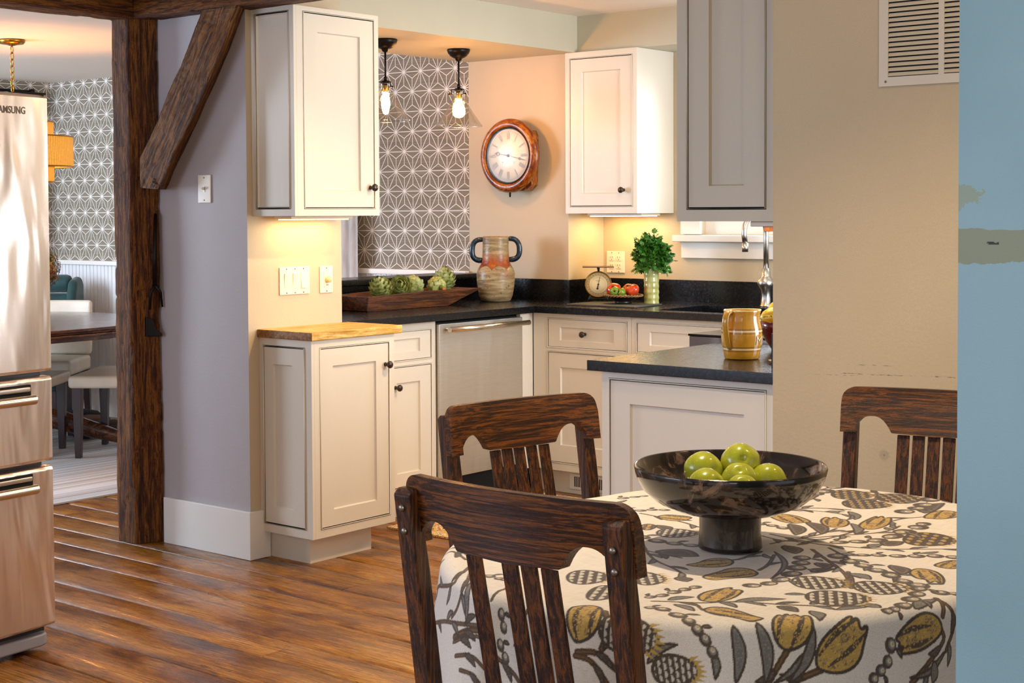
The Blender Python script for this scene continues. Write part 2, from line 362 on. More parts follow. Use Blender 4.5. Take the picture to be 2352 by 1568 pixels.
# near blue wall with paint patches
def blue():
    t = NT('blue wall paint with olive patch'); v = t.coord()
    sx = t.n('SeparateXYZ', {0: v}); y, z = sx.outputs[1], sx.outputs[2]
    n = t.noise(v, 40, 5, .7); n2 = t.noise(t.coord((1, 1, .5)), 14, 4, .6)
    base = t.mix(t.ramp(t.noise(v, 3, 3), [(.35, G(0)), (.7, G(1))]), rgb('7396a3'), rgb('84a6b4'))
    zz = t.math('ADD', z, t.math('MULTIPLY', t.math('SUBTRACT', n2, .5), .018))
    top = t.math('LESS_THAN', zz, 1.3655); zl = t.math('ADD', z, t.math('MULTIPLY', t.math('SUBTRACT', n, .5), .012)); bot = t.math('GREATER_THAN', zl, 1.3365)
    m1 = t.math('MULTIPLY', top, bot)
    d = t.math('ADD', t.math('MULTIPLY', t.math('ABSOLUTE', t.math('SUBTRACT', z, 1.392)), 1.6), t.math('ABSOLUTE', t.math('SUBTRACT', y, .511)))
    m2 = t.math('LESS_THAN', t.math('ADD', d, t.math('MULTIPLY', t.math('SUBTRACT', n, .5), .10)), .018)
    c = t.mix(t.math('MULTIPLY', m2, .55), base, rgb('8a8a5c')); c = t.mix(t.math('MULTIPLY', m1, .85), c, rgb('80846a'))
    sc = t.math('MULTIPLY', t.math('LESS_THAN', t.math('ABSOLUTE', t.math('SUBTRACT', z, 1.3527)), .0012), t.math('MULTIPLY', t.math('GREATER_THAN', n, .46), t.math('LESS_THAN', t.math('ABSOLUTE', t.math('SUBTRACT', y, .483)), .006)))
    c = t.mix(sc, c, rgb('2f3330'))
    t.set(Base_Color=c, Roughness=.55); t.bump(t.noise(v, 500, 3), .25, .001); return t.m
struct('wall_blue', MB().box(1.2, 1.30, -2.0, .5113, 0, 2.375), blue())

# ---- dining room walls with star lattice wallpaper
mb = MB().box(XC, XC+.12, 5.436, 9.46, 0, 2.31).box(.5, XC+.12, 9.34, 9.46, 0, 2.31)
A, RH, ZO, YO = .1288, .1112, 2.166, 5.5316
def lat(F, s_lo, s_hi, z_lo, z_hi, wd=.0040):
    def seg(p, q):
        (a, b), (c, d) = p, q
        # clip to rectangle
        t0, t1 = 0, 1
        for pp, qq in ((a-c, a-s_lo), (c-a, s_hi-a), (b-d, b-z_lo), (d-b, z_hi-b)):
            if abs(pp) < 1e-9:
                if qq < 0: return
            else:
                r = qq/pp
                if pp < 0: t0 = max(t0, r)
                else: t1 = min(t1, r)
        if t0 >= t1: return
        a, b, c, d = a+(c-a)*t0, b+(d-b)*t0, a+(c-a)*t1, b+(d-b)*t1
        L = math.hypot(c-a, d-b); nx, nz = -(d-b)/L*wd/2, (c-a)/L*wd/2
        mb.add([F(a+nx, .0006, b+nz), F(c+nx, .0006, d+nz), F(c-nx, .0006, d-nz), F(a-nx, .0006, b-nz)], [(0, 1, 2, 3)], 2)
    r = -20
    for r in range(-14, 4):
        z = ZO+r*RH
        for k in range(-8, int((s_hi-s_lo)/A)+10):
            s = YO+(k+(.5 if r % 2 else 0))*A
            if s < s_lo-A or s > s_hi+A: continue
            P = (s, z); R_ = (s+A, z); UL = (s-A/2, z+RH); UR = (s+A/2, z+RH)
            seg(P, R_); seg(P, UL); seg(P, UR)
            c1 = (s+A/2, z+RH/3); c2 = (s, z+RH*2/3)        # centroids of the two triangles above P
            for q in (P, R_, UR): seg(c1, q)
            for q in (P, UL, UR): seg(c2, q)
            if s_lo < s < s_hi and z_lo < z < z_hi:
                mb.add([F(s+.0075*math.cos(j*PI/4), .0007, z+.0075*math.sin(j*PI/4)) for j in range(8)], [range(8)], 2)
RAIL = 1.06
lat(frame((XC, 0, 0), (0, 1, 0), (-1, 0, 0)), 5.437, 9.34, RAIL, 2.302)
lat(frame((XC, 9.34, 0), (-1, 0, 0), (0, -1, 0)), 0, 3.4, RAIL, 2.302) if False else None
mb2F = frame((XC-(YO-5.47), 9.34, 0), (-1, 0, 0), (0, -1, 0))
F9 = lambda s, d, z: (XC-(s-5.437), 9.34-d, z)
lat(F9, 5.437, 8.6, RAIL, 2.302)
struct('wall_dining', mb, [mt['paper'], mt['paper'], mt['paperline']])
# wainscot: beadboard, rail, baseboard
mb = MB()
y = 5.44
while y < 9.33: mb.box(XC-.012, XC-.0008, y+.002, min(y+.038, 9.33), .14, 1.03); y += .041
mb.box(XC-.006, XC-.0005, 5.437, 9.335, .1, 1.03)
x = XC-.03
while x > 3.2: mb.box(x-.038, x-.002, 9.328, 9.339, .14, 1.03); x -= .041
mb.box(3.2, XC-.013, 9.333, 9.3395, .1, 1.03)
struct('trim_2', mb, mt['lb'])
struct('trim_3', MB().box(XC-.035, XC-.0005, 5.437, 9.335, 1.03, RAIL).box(3.2, XC-.036, 9.305, 9.339, 1.03, RAIL), mt['trim'], bevel=.004)
struct('baseboard_dining', MB().box(XC-.02, XC-.013, 5.437, 9.32, 0, .145).box(3.2, XC-.021, 9.32, 9.327, 0, .145), mt['trim'])
struct('baseboard_left', MB().prism([(3.972, 4.617), (4.08, 4.617), (4.08, 4.6345), (3.9895, 4.6345), (3.9895, 5.165), (3.972, 5.165)], lambda a, b, d: (a, b, d), 0, .192), mt['trim'], bevel=.002)
# half wall below the ledge
struct('wall_half', MB().box(4.505, XC, 5.375, 5.50, 0, 1.02), mt['wall'])

# ---- timbers
def beam(name, label, cat, poly, fn, t0, t1, seg, m, amp=.006, group=None):
    """rough hewn timber: polygon section swept along an axis"""
    ring = []
    for i in range(len(poly)):
        a, b = poly[i], poly[(i+1) % len(poly)]; L = math.dist(a, b); n = max(2, int(L/.014))
        for k in range(n): ring.append((a[0]+(b[0]-a[0])*k/n, a[1]+(b[1]-a[1])*k/n))
    cx = sum(p[0] for p in ring)/len(ring); cy = sum(p[1] for p in ring)/len(ring)
    vs = []; n = len(ring)
    for j in range(seg+1):
        t = t0+(t1-t0)*j/seg
        for p in ring:
            d = Vector((p[0]-cx, p[1]-cy)); q = Vector((p[0]*9, p[1]*9, t*2.2))
            w = noise.noise(q)*amp+noise.noise(Vector((p[0]*60, p[1]*60, t*5)))*amp*.6+noise.noise(Vector((p[0]*30, p[1]*30, t*24)))*amp*.35
            if noise.noise(Vector((p[0]*18, p[1]*18, t*14+5))) > .38: w -= amp*.7
            r = d.length; d = d*((r+w)/r) if r > 0 else d
            corner = min(math.dist(p, c) for c in poly)
            if corner < .012: d *= 1-(.012-corner)/.012*.05
            vs.append(fn(cx+d.x, cy+d.y, t))
    fs = [(j*n+i, j*n+(i+1) % n, (j+1)*n+(i+1) % n, (j+1)*n+i) for j in range(seg) for i in range(n)]
    mb = MB().add(vs, fs, 0, True).add(vs[:n], [range(n)]).add(vs[-n:], [range(n)])
    return tag(mb.build(name, m), label, cat, group)
post = beam('timber_post', 'rough hewn dark timber post standing at the dining room opening', 'post', [(3.877, 5.236), (3.984, 5.176), (3.984, 5.36), (3.881, 5.36)],
     lambda a, b, t: (a, b, t), .001, 2.19, 170, mt['timber'], .007)
beam('timber_beam', 'dark hewn ceiling beam running right from the post above the cabinet', 'beam', [(3.868, 2.183), (4.03, 2.183), (4.03, 2.37), (3.868, 2.37)],
     lambda a, b, t: (a, t, b), 3.4, 5.36, 140, mt['timberY'], .005, 'ceiling timbers')
beam('timber_beam', 'dark hewn ceiling beam running left from the post above the fridge', 'beam', [(5.185, 2.183), (5.345, 2.183), (5.345, 2.37), (5.185, 2.37)],
     lambda a, b, t: (t, a, b), .6, 3.866, 150, mt['timberX'], .005, 'ceiling timbers')
# brace: swept along its diagonal
p0, p1 = Vector((0, 5.12, 1.50)), Vector((0, 4.655, 2.20)); L = (p1-p0).length; dd = (p1-p0)/L; pn = Vector((0, dd.z, -dd.y))
vs = []; nn = 60; ring = []
def brace_mb():
    """hewn brace: left and right edges of its face from image pixels, curved, with a level shoulder on the post"""
    Lp = [(5.199, 1.487), (5.1966, 1.6095), (5.075, 1.759), (4.996, 1.884), (4.9195, 1.975), (4.829, 2.116), (4.793, 2.173), (4.763, 2.22)]
    Rp = [(5.0746, 1.4787), (5.06, 1.4963), (4.973, 1.615), (4.855, 1.7614), (4.758, 1.893), (4.663, 2.024), (4.578, 2.169), (4.557, 2.204)]
    Rb = [(5.143, 1.48), (5.128, 1.498), (5.040, 1.618), (4.920, 1.7665), (4.822, 1.900), (4.726, 2.032), (4.640, 2.18), (4.6185, 2.215)]  # back right edge: front one pushed along the camera rays, hiding that side
    mb = MB(); N = 90; vs = []; nu, nx = 14, 10
    def ip(P, t): k = min(int(t*(len(P)-1)), len(P)-2); f = t*(len(P)-1)-k; return P[k][0]+(P[k+1][0]-P[k][0])*f, P[k][1]+(P[k+1][1]-P[k][1])*f
    ring = [(u/nu, 0) for u in range(nu)]+[(1, k/nx) for k in range(nx)]+[(1-u/nu, 1) for u in range(nu)]+[(0, 1-k/nx) for k in range(nx)]; n = len(ring)
    for j in range(N+1):
        a, b0, b1 = ip(Lp, j/N), ip(Rp, j/N), ip(Rb, j/N)
        for u, x in ring:
            b = (b0[0]+(b1[0]-b0[0])*x, b0[1]+(b1[1]-b0[1])*x)
            y, z = a[0]+(b[0]-a[0])*u, a[1]+(b[1]-a[1])*u
            w = noise.noise(Vector((u*2, x*2, j*.06)))*.008+noise.noise(Vector((u*9, x*9, j*.12)))*.005+noise.noise(Vector((u*4, x*4, j*.5)))*.003
            vs.append((3.900+.089*x+(w if x < .5 else 0), y+(w*.6 if u in (0, 1) else 0)*(1 if j > 10 else 0), z))
    mb.add(vs, [(j*n+i, j*n+(i+1) % n, (j+1)*n+(i+1) % n, (j+1)*n+i) for j in range(N) for i in range(n)], 0, True)
    mb.add(vs[:n], [range(n)]).add(vs[-n:], [range(n)]); return mb
BR = brace_mb().build('timber_brace', None)
BR.data.materials.clear(); BR.data.materials.append(wood('hand hewn brace', '1c0c03', '74400f', 'c07a28', (24, 24, 1.6), .6, 1.0, bd=.012, rot=(math.radians(-33), 0, 0)))
tag(BR, 'diagonal dark timber brace between the post and the ceiling beam', 'beam')
# iron hook and mortise on the post
mb = MB().tube([(3.962, 5.178, 1.38), (3.955, 5.178, 1.2), (3.952, 5.176, 1.08)], [.007, .009, .010], 8).tube([(3.952, 5.176, 1.085), (3.938, 5.186, 1.05), (3.934, 5.188, .98)], [.008, .006, .004], 8).tube([(3.952, 5.176, 1.085), (3.975, 5.168, 1.05), (3.98, 5.164, .99)], [.008, .006, .004], 8)
tag(mb.build('iron_strap', mt['black']), 'forked black iron strap nailed to the timber post', 'bracket')
mb = MB().prism([(0, 0), (.078, 0), (.078, .012), (.05, .03), (.034, .07), (0, .082)], lambda a, b, d: (3.925+a*.62, 5.214-a*.57-d, .868+b), -.004, .012)
tag(mb.build('iron_bracket', mt['black'], bevel=.002), 'small black iron bracket low on the timber post', 'bracket')

# ================================================================ cabinets
def ring_front(mb, F, s0, s1, z0, z1, opens, th=.02):
    ss = sorted({s0, s1, *[o[0] for o in opens], *[o[1] for o in opens]}); zs = sorted({z0, z1, *[o[2] for o in opens], *[o[3] for o in opens]})
    for a, b in zip(ss, ss[1:]):
        for c, d in zip(zs, zs[1:]):
            if any(o[0] <= (a+b)/2 <= o[1] and o[2] <= (c+d)/2 <= o[3] for o in opens): continue
            mb.fbox(F, a, b, -th, 0, c, d)
    for a, b, c, d in opens:
        e = .003
        for w, dz in ((.0, 0), ):
            mb.tube([F(a+e, .0005, c+e), F(b-e, .0005, c+e), F(b-e, .0005, d-e), F(a+e, .0005, d-e)], .0033, 6, closed=True)
        mb.fbox(F, a, b, -th, -th+.002, c, d, 1)
def door(F, o, parent, name, stile, knob=None, panel=None, m='cream'):
    a, b, c, d = o; g = .0078; a += g; b -= g; c += g; d -= g; mb = MB()
    pa, pb, pc, pd = panel if panel else (a+stile, b-stile, c+stile, d-stile)
    mb.fbox(F, a, pa, -.019, -.001, c, d); mb.fbox(F, pb, b, -.019, -.001, c, d)
    mb.fbox(F, pa, pb, -.019, -.001, c, pc); mb.fbox(F, pa, pb, -.019, -.001, pd, d)
    mb.fbox(F, pa, pb, -.017, -.010, pc, pd)
    # small sloped moulding at the panel edge
    e = .004
    for q in ([(pa, pc), (pb, pc), (pb-e, pc+e), (pa+e, pc+e)], [(pb, pc), (pb, pd), (pb-e, pd-e), (pb-e, pc+e)], [(pb, pd), (pa, pd), (pa+e, pd-e), (pb-e, pd-e)], [(pa, pd), (pa, pc), (pa+e, pc+e), (pa+e, pd-e)]):
        mb.add([F(q[0][0], -.0035, q[0][1]), F(q[1][0], -.0035, q[1][1]), F(q[2][0], -.0100, q[2][1]), F(q[3][0], -.0100, q[3][1])], [(0, 1, 2, 3)])
    dr = mb.build(name, mt[m], parent)
    if knob:
        p = Vector(F(knob[0], 0, knob[1])); n = Vector(F(0, 1, 0))-Vector(F(0, 0, 0))
        MB().lathe([(.0, -.001), (.009, -.001), (.0075, .004), (.0055, .014), (.0075, .018), (.0145, .021), (.0155, .026), (.0135, .031), (.007, .0345), (0, .0352)], p, 20, n).build('knob', mt['knob'], dr)
    return dr
def cabinet(name, label, F, s0, s1, z0, z1, depth, doors, base, kick=None, side=None, group=None, m='cream', btop=None):
    T = thing(name, label, 'cabinet', base, group)
    mb = MB(); ring_front(mb, F, s0, s1, z0, z1, [d[0] for d in doors]); mb.fbox(F, s0, s1, -depth, -.02, z0, btop or z1)
    mb.build('body', [mt[m], mt['dark']], T)
    for d in doors: door(F, d[0], T, d[1], d[2], d[3] if len(d) > 3 else None, d[4] if len(d) > 4 else None, m)
    if kick:
        mb = MB(); mb.fbox(F, kick[0], kick[1], -depth, -kick[2], 0, z0); mb.build('toe_kick', mt[m], T)
    if side:
        G_, a, b, ops = side; mb = MB()
        ring_front(mb, G_, a, b, z0, z1, [o[0] for o in ops], .014); pn = mb.build('side_frame', [mt[m], mt['dark']], T)
        for o in ops: door(G_, o[0], T, 'side_panel', .068, None, o[1], m)
    return T
# butcher block cabinet
F = frame((0, 4.333, 0), (1, 0, 0), (0, -1, 0)); FS = frame((4.045, 0, 0), (0, 1, 0), (-1, 0, 0))
cabinet('base_cabinet', 'narrow white base cabinet with wood butcher block top below the light switches', F, 4.0595, 4.506, .108, .884, .30,
        [((4.087, 4.480, .140, .855), 'door', .07, (4.4556, .761), (4.16, 4.401, .211, .779))], (4.2, 4.5, 0),
        kick=(4.085, 4.424, .06), side=(FS, 4.333, 4.634, [((4.370, 4.615, .140, .856), (4.444, 4.556, .211, .782))]))
mb = MB(); mb.box(4.033, 4.541, 4.317, 4.6345, .8845, .9175)
T = mb.build('butcher_block', [mt['block'], mt['blockend']], bevel=.004)
for p in T.data.polygons:
    if p.normal.x < -.9: p.material_index = 1
tag(T, 'yellow maple butcher block slab on the narrow white cabinet', 'countertop')
# upper left cabinet
F = frame((0, 4.387, 0), (1, 0, 0), (0, -1, 0)); FS = frame((4.018, 0, 0), (0, 1, 0), (-1, 0, 0))
cabinet('wall_cabinet', 'cream wall cabinet with dark knob hanging above the light switches', F, 4.0325, 4.483, 1.3675, 2.181, .2475,
        [((4.066, 4.461, 1.394, 2.163), 'door', .07, (4.432, 1.481), (4.145, 4.378, 1.466, 2.087))], (4.25, 4.5, 1.3675),
        side=(FS, 4.387, 4.634, [((4.412, 4.614, 1.394, 2.163), (4.4205, 4.6055, 1.4025, 2.1545))]))
# dishwasher run
F = frame((0, 4.69, 0), (1, 0, 0), (0, -1, 0))
cabinet('base_cabinet', 'white drawer and door cabinet between butcher block cabinet and dishwasher', F, 4.507, 5.150, .115, .884, .62,
        [((4.80, 5.126, .712, .852), 'drawer', .07, None, (4.872, 5.047, .753, .813)), ((4.80, 5.126, .142, .694), 'door', .07, (4.886, .600), (4.895, 5.046, .210, .618))], (4.8, 4.9, 0),
        kick=(4.507, 5.150, .075))
# dishwasher
T = thing('dishwasher', 'stainless steel dishwasher with long bar handle', 'dishwasher', (5.46, 4.9, 0))
MB().box(5.153, 5.767, 4.715, 5.30, .02, .872).build('body', mt['dark'], T)
MB().box(5.157, 5.763, 4.672, 4.714, .150, .868).build('door', mt['dwsteel'], T, bevel=.004)
h = MB(); h.tube([(5.182, 4.630, .842), (5.762, 4.630, .842)], .0125, 16)
h.tube([(5.205, 4.671, .842), (5.205, 4.632, .842)], .008, 10).tube([(5.74, 4.671, .842), (5.74, 4.632, .842)], .008, 10)
h.build('handle', mt['handle'], T)
MB().box(5.157, 5.763, 4.74, 4.76, .0, .148).build('toe_kick', mt['dark'], T)
# sink run cabinets (faces toward -x)
F = frame((5.865, 0, 0), (0, 1, 0), (-1, 0, 0))
cabinet('base_cabinet', 'white corner cabinet with knobbed drawer right of the dishwasher', F, 4.098, 4.686, .115, .884, .60,
        [((4.121, 4.600, .714, .862), 'drawer', .07, (4.370, .789), (4.20, 4.523, .752, .818)), ((4.121, 4.600, .150, .699), 'door', .07, None, (4.20, 4.521, .240, .622))], (6.1, 4.4, 0),
        kick=(4.098, 4.686, .05))
struct('trim_4', MB().box(5.768, 5.8645, 4.691, 4.715, .115, .884), mt['cream'])
cabinet('sink_cabinet', 'white sink cabinet with false drawer panel below the window', F, 3.1, 4.096, .115, .884, .60,
        [((3.13, 4.070, .716, .862), 'drawer', .07, None, (3.2, 3.995, .754, .819)), ((3.13, 4.070, .150, .699), 'door', .07)], (6.1, 3.6, 0), kick=(3.1, 4.096, .05), btop=.69)
T = thing('floor_register', 'white metal heating register set in the toe kick of the corner cabinet', 'vent', (5.91, 4.35, .02))
MB().box(5.911, 5.9135, 4.13, 4.50, .022, .098).build('plate', mt['trim'], T, bevel=.001)
mb = MB(); y = 4.47
while y > 4.15: mb.box(5.9098, 5.9108, y-.006, y, .036, .086); y -= .0125
mb.build('slots', mt['dark'], T)
# black counters
CT = .9175
mb = MB()
mb.prism([(4.507, 4.645), (5.827, 4.645), (5.827, 4.0), (XW-.001, 4.0), (XW-.001, YJ-.001), (XC-.001, YJ-.001), (XC-.001, 5.374), (4.507, 5.374)], lambda a, b, d: (a, b, d), .885, CT)
SX0, SX1, SY0, SY1 = 5.925, 6.33, 3.30, 4.0
mb.box(5.827, SX0, 2.6, 4.0, .885, CT).box(SX1, XW-.001, 2.6, 4.0, .885, CT).box(SX0, SX1, 2.6, SY0, .885, CT)
o = mb.build('countertop', mt['granite'])
tag(o, 'black speckled stone L shaped countertop over dishwasher and sink cabinets', 'countertop')
T = thing('sink', 'black undermount kitchen sink in the counter by the window', 'sink', (6.12, 3.65, .72))
mb = MB(); w = .012
mb.box(SX0-w, SX1+w, SY0-w, SY1-.0, .70, .712).box(SX0-w, SX0, SY0-w, SY1, .712, .8845).box(SX1, SX1+w, SY0-w, SY1, .712, .8845).box(SX0, SX1, SY0-w, SY0, .712, .8845).box(SX0, SX1, SY1-w, SY1, .712, .8845)
mb.build('basin', plain('black sink composite', '0e0e10', .15, coat=.4), T)
MB().lathe([(.045, 0), (.045, .003), (.03, .002), (.0, .002)], (6.12, 3.65, .7125), 24).build('drain', mt['chrome'], T)
tag(MB().box(4.507, XC-.022, 5.353, 5.374, CT, 1.019).build('backsplash', mt['granite']), 'black stone backsplash below the raised ledge', 'backsplash')
mb = MB().box(XC-.021, XC-.001, YJ-.0005, 5.352, CT, 1.0285).box(XC-.021, XW-.022, YJ-.021, YJ-.001, CT, 1.0285)
tag(mb.build('backsplash', mt['granite']), 'black stone backsplash beneath the wall clock, turning the corner', 'backsplash')
tag(MB().box(XW-.021, XW-.001, 2.6, YJ-.0225, CT, 1.0285).build('backsplash', mt['granite']), 'black stone backsplash behind the kitchen faucet', 'backsplash')
tag(MB().box(4.507, 4.527, 4.668, 5.35, CT, 1.0).build('backsplash', mt['granite'], bevel=.001), 'short black stone splash against the switch wall end', 'backsplash')
tag(MB().box(4.506, XC-.001, 5.335, 5.56, 1.0205, 1.051).build('ledge', mt['granite'], bevel=.003), 'raised black stone ledge of the pass-through to the dining room', 'ledge')
# upper right cabinet
F = frame((6.225, 0, 0), (0, 1, 0), (-1, 0, 0))
cabinet('wall_cabinet', 'cream wall cabinet above the kitchen scale, right side brightly daylit', F, 4.314, YJ-.002, 1.3695, 2.189, .330,
        [((4.338, 4.733, 1.402, 2.160), 'door', .07, (4.395, 1.486), (4.415, 4.655, 1.470, 2.088))], (6.4, 4.5, 1.3695))
# peninsula
F = frame((3.833, 0, 0), (0, 1, 0), (-1, 0, 0))
cabinet('peninsula_cabinet', 'pale panelled peninsula cabinet end beside the beige wall', F, 2.155, 2.790, .0, .884, .80,
        [((2.205, 2.765, .06, .864), 'panel', .07, None, (2.281, 2.685, .16, .787))], (4.2, 2.5, 0))
tag(MB().box(3.802, 4.615, 1.6, 2.826, .885, CT).build('countertop', mt['granite'], bevel=.002), 'black speckled stone peninsula countertop under the yellow pitcher', 'countertop')
T = thing('kitchen_range', 'stainless range corner showing just behind the peninsula counter', 'range', (4.95, 2.6, 0))
MB().box(4.635, 5.25, 2.2, 2.985, .02, .93).build('body', steel('range steel', '8a7d74', .3, .3), T, bevel=.002)
MB().box(4.632, 5.253, 2.2, 2.988, .9305, .938).build('cooktop', mt['glassblk'], T, bevel=.001)
cabinet('wall_cabinet', 'tall greige wall cabinet hanging above the peninsula next to the beige wall', F, 2.165, 2.511, 1.349, 2.372, .33,
        [((2.207, 2.478, 1.383, 2.34), 'panel', .07, None, (2.282, 2.400, 1.453, 2.27))], (4.0, 2.34, 1.349), m='greige')

# ================================================================ things on the walls
def screws(mb, pts, n, r=.003):
    for p in pts: mb.lathe([(r, -.001), (r, .0008), (0, .0012)], p, 10, n)
# three gang rocker plate and dimmer on the partition (faces -y)
def wallplate(name, label, cat, F, s0, s1, z0, z1, screws_at, n):
    T = thing(name, label, cat, F((s0+s1)/2, 0, (z0+z1)/2)); mb = MB()
    mb.fbox(F, s0, s1, .0005, .006, z0, z1); mb.build('plate', mt['plate'], T, bevel=.003)
    for a, b in screws_at: mb = MB(); screws(mb, [F(a, .0062, b)], n); mb.build('screw', mt['screw'], T)
    return T
Fp = frame((0, 4.635, 0), (1, 0, 0), (0, -1, 0)); n = (0, -1, 0)
cs = [4.190, 4.236, 4.282]
T = wallplate('light_switch', 'ivory triple rocker switch plate above the butcher block', 'light switch', Fp, 4.153, 4.318, 1.047, 1.160, [(c, z) for c in cs for z in (1.055, 1.152)], n)
for k, c in enumerate(cs):
    mb = MB(); mb.fbox(Fp, c-.0165, c+.0165, .0058, .0068, 1.070, 1.137); mb.build('rocker_frame', mt['plate'], T, bevel=.0006)
    mb = MB(); a, b = (.0115, .0072) if k < 2 else (.0072, .0115)
    q = [Fp(c-.0135, .006, 1.073), Fp(c+.0135, .006, 1.073), Fp(c+.0135, .006, 1.134), Fp(c-.0135, .006, 1.134),
         Fp(c-.0135, b, 1.073), Fp(c+.0135, b, 1.073), Fp(c+.0135, a, 1.134), Fp(c-.0135, a, 1.134)]
    mb.add(q, [(0, 1, 2, 3), (4, 5, 6, 7), (0, 1, 5, 4), (1, 2, 6, 5), (2, 3, 7, 6), (3, 0, 4, 7)]); mb.build('rocker', mt['plate'], T, bevel=.0008)
T = wallplate('dimmer_switch', 'ivory dimmer plate with round knob right of the triple switch', 'dimmer', Fp, 4.376, 4.449, 1.046, 1.158, [(4.4125, 1.054), (4.4125, 1.150)], n)
mb = MB(); mb.fbox(Fp, 4.396, 4.429, .0058, .0085, 1.070, 1.136); mb.build('insert', mt['plate'], T, bevel=.0008)
MB().lathe([(.0135, 0), (.0135, .006), (.0125, .015), (.009, .018), (0, .0185)], Fp(4.4145, .0085, 1.102), 28, n).build('knob', plain('aged ivory knob', 'dfc98f', .35), T)
mb = MB(); mb.fbox(Fp, 4.406, 4.421, .0085, .009, 1.078, 1.0805); mb.build('legend', mt['screw'], T)
Fl = frame((3.99, 0, 0), (0, 1, 0), (-1, 0, 0)); n = (-1, 0, 0)
T = wallplate('toggle_switch', 'white toggle light switch on the grey plaster wall by the timber post', 'light switch', Fl, 4.850, 4.930, 1.422, 1.536, [(4.890, 1.4335), (4.890, 1.5245)], n)
mb = MB(); mb.fbox(Fl, 4.884, 4.896, .006, .0075, 1.466, 1.490); mb.build('collar', mt['screw'], T)
mb = MB(); mb.add([Fl(4.8855, .006, 1.474), Fl(4.8945, .006, 1.474), Fl(4.8945, .006, 1.484), Fl(4.8855, .006, 1.484), Fl(4.886, .020, 1.480), Fl(4.894, .020, 1.480), Fl(4.894, .018, 1.488), Fl(4.886, .018, 1.488)], [(0, 1, 2, 3), (4, 5, 6, 7), (0, 1, 5, 4), (1, 2, 6, 5), (2, 3, 7, 6), (3, 0, 4, 7)])
mb.build('lever', mt['plate'], T)
Fo = frame((XW, 0, 0), (0, 1, 0), (-1, 0, 0))
T = wallplate('power_outlet', 'ivory four socket power outlet plate behind the kitchen scale', 'outlet', Fo, 4.621, 4.737, 1.055, 1.169, [(s, z) for s in (4.656, 4.702) for z in (1.062, 1.1615)], n)
for s in (4.656, 4.702):
    for z in (1.091, 1.133):
        mb = MB(); mb.fbox(Fo, s-.016, s+.016, .006, .008, z-.014, z+.014); r = mb.build('socket', mt['plate'], T, bevel=.001)
        mb = MB(); mb.fbox(Fo, s-.0075, s-.0055, .0081, .0085, z, z+.009).fbox(Fo, s+.0055, s+.0075, .0081, .0085, z, z+.009).fbox(Fo, s-.002, s+.002, .0081, .0085, z-.009, z-.005)
        mb.build('slots', mt['dark'], r)
# return air grille on the beige wall
Fg = frame((3.79, 0, 0), (0, 1, 0), (-1, 0, 0))
T = thing('air_vent', 'off-white louvred return air grille high on the beige wall', 'vent', (3.79, 1.6, 2.0))
Y1, Z0g = 1.8363, 1.709; mb = MB()
cols_ = [(1.6695, 1.8105), (1.513, 1.654), (1.357, 1.498)]; top = 2.19
mb.fbox(Fg, 1.8105, Y1, .0005, .006, Z0g, top+.024).fbox(Fg, 1.332, 1.357, .0005, .006, Z0g, top+.024)
mb.fbox(Fg, 1.357, 1.8105, .0005, .006, Z0g, 1.7335).fbox(Fg, 1.357, 1.8105, .0005, .006, top, top+.024)
mb.fbox(Fg, 1.654, 1.6695, .0005, .005, 1.7335, top).fbox(Fg, 1.498, 1.513, .0005, .005, 1.7335, top)
mb.build('frame', mt['ventp'], T)
mb = MB(); mb.fbox(Fg, 1.357, 1.8105, .0004, .0008, 1.7335, top); mb.build('backing', mt['dark'], T)
mb = MB(); z = 1.7335
while z < top-.004:
    for a, b in cols_:
        mb.add([Fg(a, .001, z+.0105), Fg(b, .001, z+.0105), Fg(b, .0055, z+.002), Fg(a, .0055, z+.002), Fg(a, .001, z+.0117), Fg(b, .001, z+.0117), Fg(b, .0062, z+.0035), Fg(a, .0062, z+.0035)],
               [(0, 1, 2, 3), (4, 7, 6, 5), (3, 2, 6, 7), (0, 3, 7, 4), (1, 5, 6, 2), (0, 4, 5, 1)])
    z += .0131
mb.build('louvres', mt['ventp'], T)
for yy in (Y1-.019, 1.345): mb = MB(); screws(mb, [Fg(yy, .0062, 1.7215)], (-1, 0, 0), .0032); mb.build('screw', mt['screw'], T)

# ---- wall clock
cy, cz = 5.086, 1.674
T = thing('wall_clock', 'round oak wall clock with roman numerals on the beige wall', 'clock', (6.249, cy, cz))
ax = (-1, 0, 0); R_ = .193; CX = 6.249
MB().lathe([(.06, .05), (.165, .052), (R_-.010, .060), (R_, .068), (R_+.001, .080), (R_-.006, .092), (.172, .101), (.158, .102), (.150, .096), (.1485, .086), (.1485, .060)],
    (CX, cy, cz), 96, ax).build('bezel', mt['clockwood'], T)
mb = MB(); mb.lathe([(.1350, .084), (.1484, .084), (.1484, .094), (.1455, .0965), (.142, .094), (.1385, .088)], (CX, cy, cz), 80, ax, caps=False)
mb.build('inner_ring', plain('dark patinated brass', '2b2413', .3, .8), T)
def dialface():
    t = NT('aged cream dial'); v = t.coord(); nz = t.noise(v, 14, 5)
    t.set(Base_Color=t.ramp(nz, [(.3, rgb('dcc49a')), (.6, rgb('f0e0bf'))]), Roughness=.5); return t.m
dl = MB().lathe([(.0, .0872), (.1385, .0872), (.1385, .084)], (CX, cy, cz), 80, ax).build('dial', dialface(), T)
ink = plain('black dial ink', '17130f', .6)
D = lambda u, v, d=.0876: (CX-d, cy-u, cz+v)
